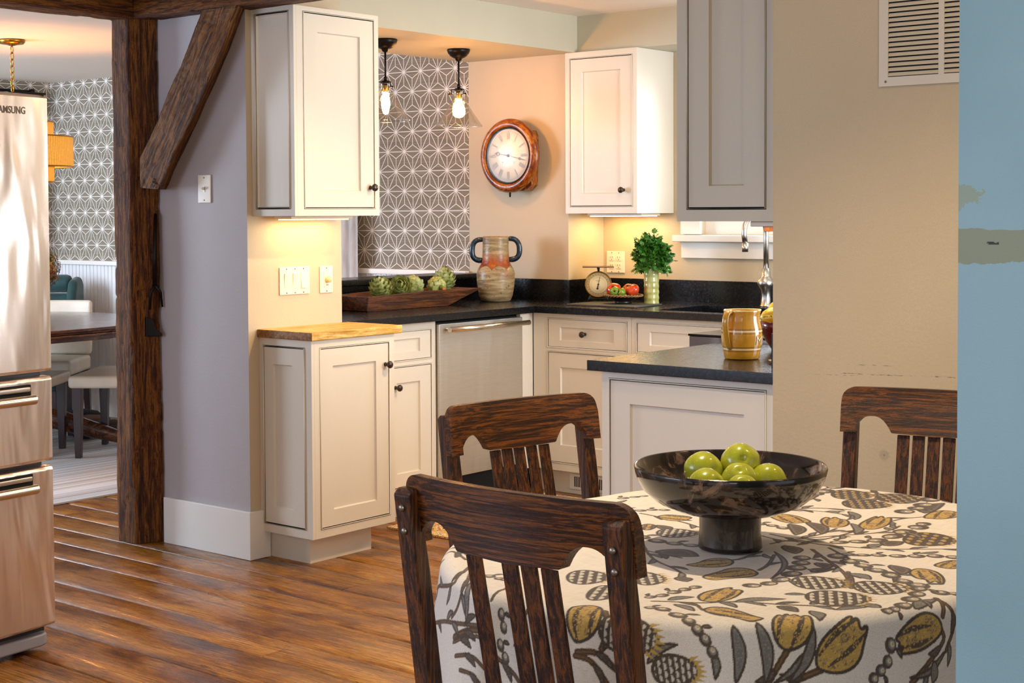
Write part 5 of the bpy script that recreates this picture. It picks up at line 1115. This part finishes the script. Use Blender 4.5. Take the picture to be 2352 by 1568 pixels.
def apple(label, lat, fwd, z, r, ax):
    c = bc+R2*lat+F2*fwd; c = Vector((c.x, c.y, z)); T = thing('green_apple', label, 'apple', c, 'green apples in the footed bowl')
    pr = [(0, -r*.80)]+[(r*(1.0 if k > 6 else .985)*math.sin(PI*k/16)**.86*(1+.05*math.cos(PI*k/16)*-1), -r*.93*math.cos(PI*k/16)+(-.0)) for k in range(1, 16)]+[(r*.10, r*.78), (0, r*.70)]
    MB().lathe(pr, c, 40, ax, jig=lambda t, h: .018*math.cos(5*t)+.012*math.sin(2*t)).build('flesh', apm, T)
    a = Vector(ax).normalized(); MB().tube([c+a*r*.70, c+a*r*.95+Vector((.002, 0, 0)), c+a*r*1.12+Vector((.005, .002, 0))], [.0012, .0011, .0016], 6).build('stem', mt['oakv'], T)
apple('topmost green apple resting on the pile in the bowl', .025, .035, .9145, .0365, (.6, .5, -.3))
apple('large green apple at the left of the pile in the bowl', -.044, .030, .900, .0365, (.3, .8, -.2))
apple('green apple in the middle of the pile, under the topmost one', .014, -.020, .892, .033, (.5, .3, -.6))
apple('green apple at the right of the pile in the bowl', .069, -.004, .884, .0355, (.7, -.4, .2))
apple('green apple at the front left of the bowl', -.049, -.052, .886, .034, (.2, .8, -.3))
apple('low green apple at the front centre of the bowl', .010, -.083, .883, .031, (.5, .3, -.6))

# ================================================================ oak chairs
bolt = plain('bolt head', '8d8478', .3, .9)
def chair(label, skip=None, bolts=False):
    T = thing('oak_chair', label, 'chair', (0, 0, 0), 'dark oak chairs around the table'); rk = lambda z: (.95-z)*.15 if z > .44 else .0765
    bow = lambda x: -.030*(1-(x/.215)**2)
    # crest
    def zlo(x):
        a = abs(x)
        if a > .1800: return .849
        if a < .098: return .845+.004*(a/.098)
        k = (a-.098)/.082; return .849+.039*max(0, 1-abs((k-.55)/.56)**2.4)
    def zhi(x):
        a = abs(x); R_ = .030
        return .955 if a < .215-R_ else .955-R_+math.sqrt(max(0, R_**2-(a-(.215-R_))**2))
    xs = sorted(set([round(-.215+.43*k/86, 5) for k in range(87)]+[-.2145, -.212, .212, .2145, -.1801, -.1799, .1799, .1801, -.0981, .0981])); vs = []; NZ = 6
    for x in xs:
        lo, hi = zlo(x), zhi(x)
        for f in (0, 1):
            for k in range(NZ):
                z = lo+(hi-lo)*k/(NZ-1); e = .004*(1-min(1, (hi-z)/.012)) if k == NZ-1 else 0
                vs.append((x, bow(x)+rk(z)*1.0+(-.012+e if f else .012-e), z))
    fs = []; w = 2*NZ
    for i in range(len(xs)-1):
        for k in range(NZ-1):
            fs.append((i*w+k, (i+1)*w+k, (i+1)*w+k+1, i*w+k+1)); fs.append((i*w+NZ+k, i*w+NZ+k+1, (i+1)*w+NZ+k+1, (i+1)*w+NZ+k))
        fs.append((i*w, i*w+NZ, (i+1)*w+NZ, (i+1)*w)); fs.append((i*w+NZ-1, (i+1)*w+NZ-1, (i+1)*w+2*NZ-1, i*w+2*NZ-1))
    for i in (0, len(xs)-1):
        for k in range(NZ-1): fs.append((i*w+k, i*w+k+1, i*w+NZ+k+1, i*w+NZ+k))
    MB().add(vs, fs).build('crest_rail', mt['oak'], T, bevel=.004, seg=3, ang=.7)
    for s in (-1, 1):
        mb = MB(); x0, x1 = s*.180, s*.2135; pts = []
        for z in (.002, .2, .40, .46, .60, .80, .925, .935):
            y = rk(z) if z > .44 else .0765-.10*((.44-z)/.44)**1.5*1.0
            hw = .0 if z < .93 else .006
            yb = y-.040+(.012 if z > .93 else 0); yf = y-.0125 if z > .84 else y-.008; b_ = 0 if z > .84 else 0
            pts.append([(x0, yb-.0, z), (x1, yb, z), (x1, yf, z), (x0, yf, z)])
        vs = [p for r_ in pts for p in r_]; n = len(pts)
        mb.add(vs, [(i*4+k, i*4+(k+1) % 4, (i+1)*4+(k+1) % 4, (i+1)*4+k) for i in range(n-1) for k in range(4)]+[(0, 1, 2, 3), (n*4-4, n*4-3, n*4-2, n*4-1)])
        p = mb.build('back_post', mt['oakv'], T, bevel=.004, seg=3)
        if bolts:
            for zz in ((.893, .862) if s > 0 else (.905, .868)):
                MB().lathe([(0, -.001), (.0062, -.001), (.0058, .002), (.003, .0038), (0, .004)], (s*.197, rk(zz)-.0405, zz), 14, (0, -1, 0)).build('bolt', bolt, p)
    for k in range(5):
        if k == skip: continue
        x = (k-2)*.0355; vs = []
        for z in (.475, .60, .72, .8445):
            y = rk(z)+bow(x)*((z-.47)/.38)
            for dx, dy in ((-.0145, -.0032), (.0145, -.0032), (.0145, .0032), (-.0145, .0032)): vs.append((x+dx, y+dy, z))
        MB().add(vs, [(i*4+q, i*4+(q+1) % 4, (i+1)*4+(q+1) % 4, (i+1)*4+q) for i in range(3) for q in range(4)]+[(0, 1, 2, 3), (12, 13, 14, 15)]).build('slat', mt['oakv'], T, bevel=.0015)
    MB().box(-.179, .179, .068, .086, .455, .474).build('lower_rail', mt['oak'], T, bevel=.002)
    MB().prism([(-.20, .07), (.20, .07), (.215, .42), (.20, .455), (-.20, .455), (-.215, .42)], lambda a, b, d: (a, b, d), .432, .454).build('seat', mt['oak'], T, bevel=.006, seg=3)
    MB().box(-.19, .19, .40, .42, .375, .4315).build('apron', mt['oak'], T, bevel=.002)
    for s in (-1, 1):
        MB().box(s*.195-.017, s*.195+.017, .4205, .4535, .001, .4315).build('front_leg', mt['oakv'], T, bevel=.003)
        MB().box(s*.195-.010, s*.195+.010, .07, .42, .15, .175).build('stretcher', mt['oakv'], T, bevel=.002)
    return T
c = chair('nearest dark oak chair, seen from behind, one back slat missing', 1, True); c.location = (1.760, 1.443, 0); c.rotation_euler = (0, 0, -PI/2); c.scale = (1.03, 1, 1.012)
c = chair('dark oak slat back chair on the far side of the table by the peninsula'); c.location = (2.671, 2.1675, 0); c.rotation_euler = (0, 0, math.radians(168.1))
c = chair('dark oak slat back chair against the beige wall, cut by the blue wall'); c.location = (3.379, 1.499, 0); c.rotation_euler = (0, 0, math.radians(101.4))

# ================================================================ refrigerator
T = thing('refrigerator', 'stainless steel french door refrigerator at the left edge', 'refrigerator', (2.766, 4.2, 0))
off[T.name] = Vector((0, 0, 0)); MX = lambda x: x
stf = steel('fridge steel', 'e4d4c8', .95, .27, (60, 60, 1)); stf.node_tree.nodes['Principled BSDF'].inputs['Metallic'].default_value = .88; edge = steel('fridge edge steel', 'b9aca0', .3, .35)
FX = frame((0, 0, 0), (1, 0, 0), (0, -1, 0))
def fdoor(name, x0, x1, z0, z1, lip=False):
    mb = MB(); N = 14; vs = []
    for k in range(N+1):
        u = k/N; x = x0+(x1-x0)*u; b = .012*(1-(2*(x+.455)/.91)**2); e = 0 if 0 < k < N else -.006
        for (d, z) in ((.0, z0), (b+.050+e-.006, z0), (b+.050+e, z0+.008), (b+.050+e, z1-.010), (b+.050+e-.008, z1), (.0, z1)): vs.append((x, -d, z))
    mb.add(vs, [(k*6+q, k*6+q+1, k*6+q+7, k*6+q+6) for k in range(N) for q in range(5)], 0, False); mb.add(vs[:6], [range(6)]).add(vs[-6:], [range(6)])
    return mb.build(name, stf, T, bevel=.003, seg=3, ang=.5)
MB().box(-.908, -.004, .004, .70, .055, 1.745).build('body', plain('dark fridge case', '3a3636', .4, .4), T, bevel=.004)
d1 = fdoor('door', -.452, -.001, .888, 1.752)
fdoor('door', -.909, -.456, .888, 1.752)
w1_ = fdoor('drawer', -.909, -.001, .605, .872); w2_ = fdoor('freezer_drawer', -.909, -.001, .085, .588)
for dr, zz, L_ in ((w1_, .808, .095), (w2_, .530, .093)):
    mb = MB(); mb.fbox(FX, -.82, -L_+.002, .050, .0630, zz-.002, zz+.046); mb.build('handle_recess', mt['dark'], dr, bevel=.002)
    mb = MB(); mb.fbox(FX, -.82, -L_-.004, .056, .070, zz+.024, zz+.040); mb.build('handle_lip', edge, dr, bevel=.004)
    MB().tube([(-.82, -.078, zz), (-L_+.006, -.078, zz)], .0155, 16).build('handle', mt['handle'], dr, bevel=.004, ang=1.0)
mb = MB(); mb.tube([(-.905, -.02, .03), (-.05, -.02, .03)], (.04), 12); mb = MB()
mb.prism([(-.905, .10), (-.905, .0), (-.04, .0), (-.012, .012), (-.006, .035), (-.03, .10)], lambda a, b, d: (a, b-.03, d), .018, .058); mb.build('grille', plain('grey plastic kick plate', '8d8a92', .4), T, bevel=.008, seg=3)
MB().lathe([(0, .001), (.018, .001), (.018, .016), (0, .016)], (-.06, .06, 0), 16).lathe([(0, .001), (.018, .001), (.018, .016), (0, .016)], (-.85, .06, 0), 16).build('feet', mt['dark'], T)
MB().box(-.10, -.004, -.045, .06, 1.7525, 1.758).build('hinge_cover', mt['dark'], T, bevel=.002)
mb = MB(); vs, fs = text_pts('SAMSUNG', .034, .0006); wd = max(v.x for v in vs); s_ = .112/wd
mb.add([(-.092-.112+v.x*s_, -(.0628+.012*(1-(2*(-.092-.112+v.x*s_+.455)/.91)**2)-.0118), 1.688+v.y*.9) for v in vs], fs); mb.build('lettering', plain('logo grey', '5f5348', .4, .3), d1)
T.rotation_euler = (0, 0, math.radians(5))

# ================================================================ dining room beyond
def rugm(name, cols_, sc, sy):
    t = NT(name); v = t.coord(); s = t.n('SeparateXYZ', {0: v}); yy = s.outputs[1]
    cb = t.n('CombineXYZ', {1: yy}); n1 = t.n('TexNoise', {'Vector': cb.outputs[0], 'Scale': sy, 'Detail': 3.0, 'Roughness': .75}).outputs[0]
    c = t.ramp(n1, [(.30+.05*i, rgb(c_)) for i, c_ in enumerate(cols_)], 'CONSTANT')
    w = t.n('TexWave', {'Vector': t.coord((1, 1, 1)), 'Scale': 45.0, 'Distortion': .5}, bands_direction='X').outputs[0]
    c = t.mix(t.math('MULTIPLY', t.math('GREATER_THAN', w, .55), .28), c, rgb('d9dbe0'))
    t.set(Base_Color=c, Roughness=.95); t.bump(t.noise(t.coord((1, 4, 1)), 180, 2), .6, .004); return t.m
rg = MB(); rg.box(3.0, 6.02, 6.235, 9.15, .001, .009)
tag(rg.build('striped_rug', rugm('flat woven stripe rug', ['6d7681', 'c9ccd0', '9aa3ad', 'e2e2e0', 'a99a86', 'd5d3cc', '7d8894', 'c6c8cc'], 1, 16)), 'grey and white striped flat woven rug under the dining table', 'rug')
def krug():
    t = NT('gold and rust patterned rug'); v = t.coord(); n = t.noise(v, 13, 3, .5, 2.5)
    t.set(Base_Color=t.ramp(n, [(.30, rgb('3d3a36')), (.36, rgb('d8b05a')), (.44, rgb('e6cf96')), (.50, rgb('c8702a')), (.56, rgb('efe0b0')), (.62, rgb('5a5650')), (.68, rgb('d99a3c'))], 'CONSTANT'), Roughness=.95); return t.m
tag(MB().box(4.75, 5.80, 3.1, 4.62, .002, .010).build('kitchen_rug', krug()), 'gold and rust patterned rug on the kitchen floor', 'rug')
# table with shaped edge
T = thing('dining_table', 'dark mahogany dining table with carved edge beyond the post', 'table', (5.0, 7.9, 0))
tc_ = [(3.9, 7.15), (4.55, 6.98), (5.15, 7.18), (5.62, 7.62), (5.72, 8.2), (5.35, 8.65), (4.4, 8.75), (3.8, 8.3)]
def rnd(P, it=2): return smooth_pts(P, True, it)
tp = rnd([(3.75, 7.02), (4.9, 6.98), (5.32, 7.10), (5.66, 7.42), (5.76, 7.9), (5.72, 8.35), (5.3, 8.62), (3.75, 8.60)])
cxm, cym = 4.9, 7.8
sc_ = lambda P, k: [(cxm+(a-cxm)*k, cym+(b-cym)*k) for a, b in P]
mb = MB()
for k, z0, z1 in ((1.0, .742, .760), (.985, .730, .742), (1.005, .716, .730), (.965, .690, .716)): mb.prism(sc_(tp, k), lambda a, b, d: (a, b, d), z0, z1)
mb.build('tabletop', mt['dtable'], T, bevel=.004)
MB().lathe([(.15, .12), (.12, .2), (.07, .3), (.11, .45), (.13, .6), (.2, .689)], (5.0, 7.95, 0), 28).build('pedestal', mt['dtable'], T)
for k in range(4):
    a = k*PI/2-.75; P = Vector((5.0, 7.95, 0)); d = Vector((math.cos(a), math.sin(a), 0))
    MB().tube([P+d*.10+Vector((0, 0, .19)), P+d*.28+Vector((0, 0, .17)), P+d*.5+Vector((0, 0, .10)), P+d*.68+Vector((0, 0, .045))], [(.05, .07), (.05, .06), (.045, .05), (.03, .034)], 12).build('foot', mt['dtable'], T, bevel=.004)
def parsons(label, loc, rz, back=True, h=.44):
    T = thing('upholstered_chair', label, 'chair', (0, 0, 0), 'ivory leather dining chairs')
    MB().box(-.23, .23, -.22, .24, h-.075, h+.02).build('seat', mt['ivory'], T, bevel=.022, seg=4)
    if back:
        mb = MB(); N = 10; vs = []
        for k in range(N+1):
            x = -.235+.47*k/N; b = .03*(1-(x/.235)**2)
            for (y, z) in ((-.17-b, h+.021), (-.24-b, h+.021), (-.265-b, .815), (-.215-b, .828)): vs.append((x, y, z))
        mb.add(vs, [(k*4+q, k*4+(q+1) % 4, k*4+4+(q+1) % 4, k*4+4+q) for k in range(N) for q in range(4)]+[(0, 1, 2, 3), (N*4, N*4+1, N*4+2, N*4+3)]); mb.build('backrest', mt['ivory'], T, bevel=.02, seg=4)
    for sx in (-1, 1):
        for sy in (-1, 1):
            x, y = sx*.20, sy*.19; vs = []
            for z, w, o in ((h-.0755, .024, 0), (.0105, .016, .015)): vs += [(x+a*w+sx*o, y+b*w+sy*o, z) for a, b in ((-1, -1), (1, -1), (1, 1), (-1, 1))]
            MB().add(vs, [(q, (q+1) % 4, 4+(q+1) % 4, 4+q) for q in range(4)]+[(0, 1, 2, 3), (4, 5, 6, 7)]).build('leg', mt['legd'], T, bevel=.002)
    T.location = loc; T.rotation_euler = (0, 0, rz); return T
parsons('ivory dining chair nearest the post, tucked under the dark table', (5.255, 7.18, 0), 0, True) if False else None
def oriented_seat(T, A, u, v, Lu, Lv, z0, z1):
    A, u, v = Vector((*A, 0)), Vector((*u, 0)), Vector((*v, 0)); P = lambda a, b, z: tuple(A+u*a+v*b+Vector((0, 0, z)))
    MB().add([P(a, b, z) for a in (0, Lu) for b in (0, Lv) for z in (z0, z1)], [(0, 1, 3, 2), (4, 6, 7, 5), (0, 4, 5, 1), (2, 3, 7, 6), (0, 2, 6, 4), (1, 5, 7, 3)]).build('seat', mt['ivory'], T, bevel=.02, seg=4)
    for a in (.045, Lu-.045):
        for b in (.045, Lv-.045):
            vs = []
            for z, w in ((z0-.0005, .026), (.0105, .017)): vs += [P(a+p*w, b+q*w, z) for p, q in ((-1, -1), (1, -1), (1, 1), (-1, 1))]
            MB().add(vs, [(q, (q+1) % 4, 4+(q+1) % 4, 4+q) for q in range(4)]+[(0, 1, 2, 3), (4, 5, 6, 7)]).build('leg', mt['legd'], T, bevel=.002)
U_, V_ = (.787, .617), (.617, -.787)
oriented_seat(thing('upholstered_stool', 'ivory leather seat with dark tapered legs beside the timber post', 'stool', (5.1, 7.3, 0), 'ivory leather dining seats'), (4.965, 7.300), U_, V_, .60, .48, .405, .475)
oriented_seat(thing('upholstered_stool', 'ivory leather seat just showing behind the refrigerator edge', 'stool', (4.8, 7.6, 0), 'ivory leather dining seats'), (4.55, 7.73), U_, V_, .50, .48, .40, .465)
parsons('tall backed ivory chair on the far side of the dark table', (5.536, 8.373, 0), math.radians(129.4), True, .455)
# teal wing chair
T = thing('wing_chair', 'teal velvet wing chair in the dining room corner', 'armchair', (6.0, 8.95, 0)); off[T.name] = Vector((0, 0, 0))
MB().box(-.24, .24, -.02, .30, .22, .44).build('seat', mt['teal'], T, bevel=.04, seg=5)
MB().box(-.24, .24, -.13, -.021, .22, .84).build('backrest', mt['teal'], T, bevel=.04, seg=5)
MB().tube([(-.235, -.07, .905), (.235, -.07, .905)], .06, 20).build('headroll', mt['teal'], T, bevel=.03)
for s in (-1, 1):
    mb = MB(); mb.prism([(-.13, .20), (.02, .20), (.10, .60), (.11, .80), (.05, .93), (-.08, .955), (-.13, .90)], lambda a, b, d: (s*d, a, b), .241, .305); mb.build('wing', mt['teal'], T, bevel=.03, seg=5)
    for y in (-.08, .25): MB().box(s*.20-.02, s*.20+.02, y-.02, y+.02, .001, .2195).build('leg', mt['legd'], T, bevel=.002)
T.location = (5.81, 8.91, .0095); T.rotation_euler = (0, 0, math.radians(129.4))
# dried hydrangea on the table
hc = Vector((5.13, 7.825, 1.06)); T = thing('dried_hydrangea', 'dried green and rust hydrangea bouquet on the dark table', 'plant', (hc.x, hc.y, .761))
rp = random.Random(4); mb = MB()
for k in range(900):
    q = Vector((rp.gauss(0, 1), rp.gauss(0, 1), rp.gauss(0, 1))).normalized(); P = hc+Vector((q.x*.112, q.y*.112, q.z*.12))*rp.uniform(.85, 1.08)*(1+.12*math.sin(q.x*9+q.z*7))
    x = q.cross(Vector((rp.gauss(0, 1), rp.gauss(0, 1), rp.gauss(0, 1)))).normalized(); y = q.cross(x); s_ = rp.uniform(.008, .014)
    for j in range(4):
        a = j*PI/2; d = x*math.cos(a)+y*math.sin(a); e = x*-math.sin(a)+y*math.cos(a)
        mb.add([P, P+d*s_+e*s_*.6+q*s_*.3, P+d*s_*1.3+q*s_*.2, P+d*s_-e*s_*.6+q*s_*.3], [(0, 1, 2, 3)], rp.choice((0, 0, 1, 2)) if q.z > .1 else rp.choice((0, 1, 2, 2)))
tag(mb.build('petals', [plain('dry olive petal', '7d7a38', .8), plain('dry tan petal', 'a98450', .8), plain('dry rust petal', '7a3f28', .8)], T), kind='stuff')
MB().lathe([(0, .001), (.05, .001), (.06, .03), (.065, .09), (.045, .14), (.05, .17)], (hc.x, hc.y, .761), 24).build('pot', mt['trim'], T)
# dark bolsters folded under the table
mb = MB()
T = thing('folded_blanket', 'dark striped folded blanket on the rug under the dining table', 'blanket', (5.75, 8.05, .01))
for k in range(4):
    mb = MB(); mb.tube([(5.40+.02*k, 7.84+.06*k, .042+.035*k), (5.58, 7.86+.06*k, .047+.033*k), (5.78-.03*k, 7.89+.06*k, .042+.026*k)], [(.05, .028)]*3, 12); mb.build('fold', plain('blanket fold', ['1a1518', '3b2a26', '6b4c3c', '241c22'][k], .9), T, bevel=.01)
# chandelier of stacked rope drums
jt = NT('jute rope shade'); v = jt.coord(); s = jt.n('SeparateXYZ', {0: v}); ang = jt.math('ARCTAN2', s.outputs[1], s.outputs[0]); st_ = jt.math('SINE', jt.math('MULTIPLY', ang, 330.0)); n = jt.noise(v, 90, 3)
cj = jt.mix(jt.ramp(st_, [(.2, G(0)), (.6, G(1))]), rgb('a8681c'), rgb('f0b24c')); jt.set(Base_Color=cj, Roughness=.8, Emission_Color=cj, Emission_Strength=jt.math('MULTIPLY_ADD', n, 1.2, .35)); jt.bump(st_, .6, .003)
pc = (4.571, 7.173, 2.3015); T = thing('chandelier', 'glowing tiered jute drum chandelier on a brass chain', 'chandelier', pc)
MB().lathe([(0, -.0005), (.066, -.0005), (.070, -.008), (.060, -.022), (.030, -.026), (.012, -.032), (0, -.033)], pc, 32).build('canopy', mt['brass'], T)
mb = MB(); z = 2.262; k = 0
while z > 1.87:
    a = PI/2*(k % 2)+.4; ca, sa = math.cos(a), math.sin(a)
    mb.tube([(pc[0]+ca*.010*math.cos(q), pc[1]+sa*.010*math.cos(q), z-.013+.021*math.sin(q)) for q in np.linspace(0, 2*PI, 13)[:-1]], .0028, 6, closed=True); z -= .0345; k += 1
mb.build('chain', mt['brass'], T)
def drum(r, z0, z1):
    MB().lathe([(r, z0), (r, z1), (r-.004, z1), (r-.004, z0), (r, z0)], (pc[0], pc[1], 0), 96, caps=False).build('drum_shade', jt.m, T)
    mb = MB()
    for z in (z0, z1): mb.tube([(pc[0]+(r+.001)*math.cos(q), pc[1]+(r+.001)*math.sin(q), z) for q in np.linspace(0, 2*PI, 65)[:-1]], .004, 6, closed=True)
    mb.build('hoop', mt['brass'], T)
drum(.205, 1.79, 1.868); drum(.305, 1.632, 1.790); drum(.205, 1.552, 1.632)
MB().lathe([(0, 1.69), (.03, 1.70), (.035, 1.73), (.02, 1.78), (0, 1.79)], (pc[0], pc[1], 0), 20).build('bulb', plain('hidden bulb', 'ffe8c0', .3, emit='ffb060', es=420), T)
# curtains
cm = NT('grey linen curtain'); cm.set(Base_Color=cm.ramp(cm.noise(cm.coord((1, 1, .1)), 60, 5), [(.3, rgb('aaa5a2')), (.7, rgb('ccc7c2'))]), Roughness=.9, Subsurface_Weight=0); cm.bump(cm.noise(cm.coord((1, 1, .3)), 300, 2), .4, .002)
def curtain(label, P, d, L_, z0, z1, seed):
    T = thing('curtain', label, 'curtain', (P[0], P[1], z0), 'grey linen curtains'); d = Vector(d); nn = Vector((-d.y, d.x, 0)); vs = []; N = 90
    for k in range(N+1):
        for z in np.linspace(z0, z1, 8):
            u = L_*k/N; w = .010*math.sin(u*95+seed+z*.4)+.005*math.sin(u*37+z); q = Vector(P)+d*u+nn*w; vs.append((q.x, q.y, float(z)))
    MB().add(vs, [(k*8+j, k*8+j+1, k*8+9+j, k*8+8+j) for k in range(N) for j in range(7)], 0, True).build('panel', cm.m, T, solid=.003)
    return T
T = curtain('grey linen curtain panel at the dining room corner above the refrigerator', (5.62, 9.275, 0), (1, 0, 0), .38, .03, 2.215, 0)
MB().tube([(3.2, 9.275, 2.225), (6.05, 9.275, 2.225)], .011, 12).lathe([(0, -.02), (.02, -.01), (.022, .01), (0, .025)], (6.06, 9.275, 2.225), 16, (1, 0, 0)).build('rod', mt['black'], T)
curtain('grey linen curtain panel seen through the pass-through beside the wallpaper', (6.17, 6.205, 0), (0, 1, 0), .62, .03, 2.25, 2)
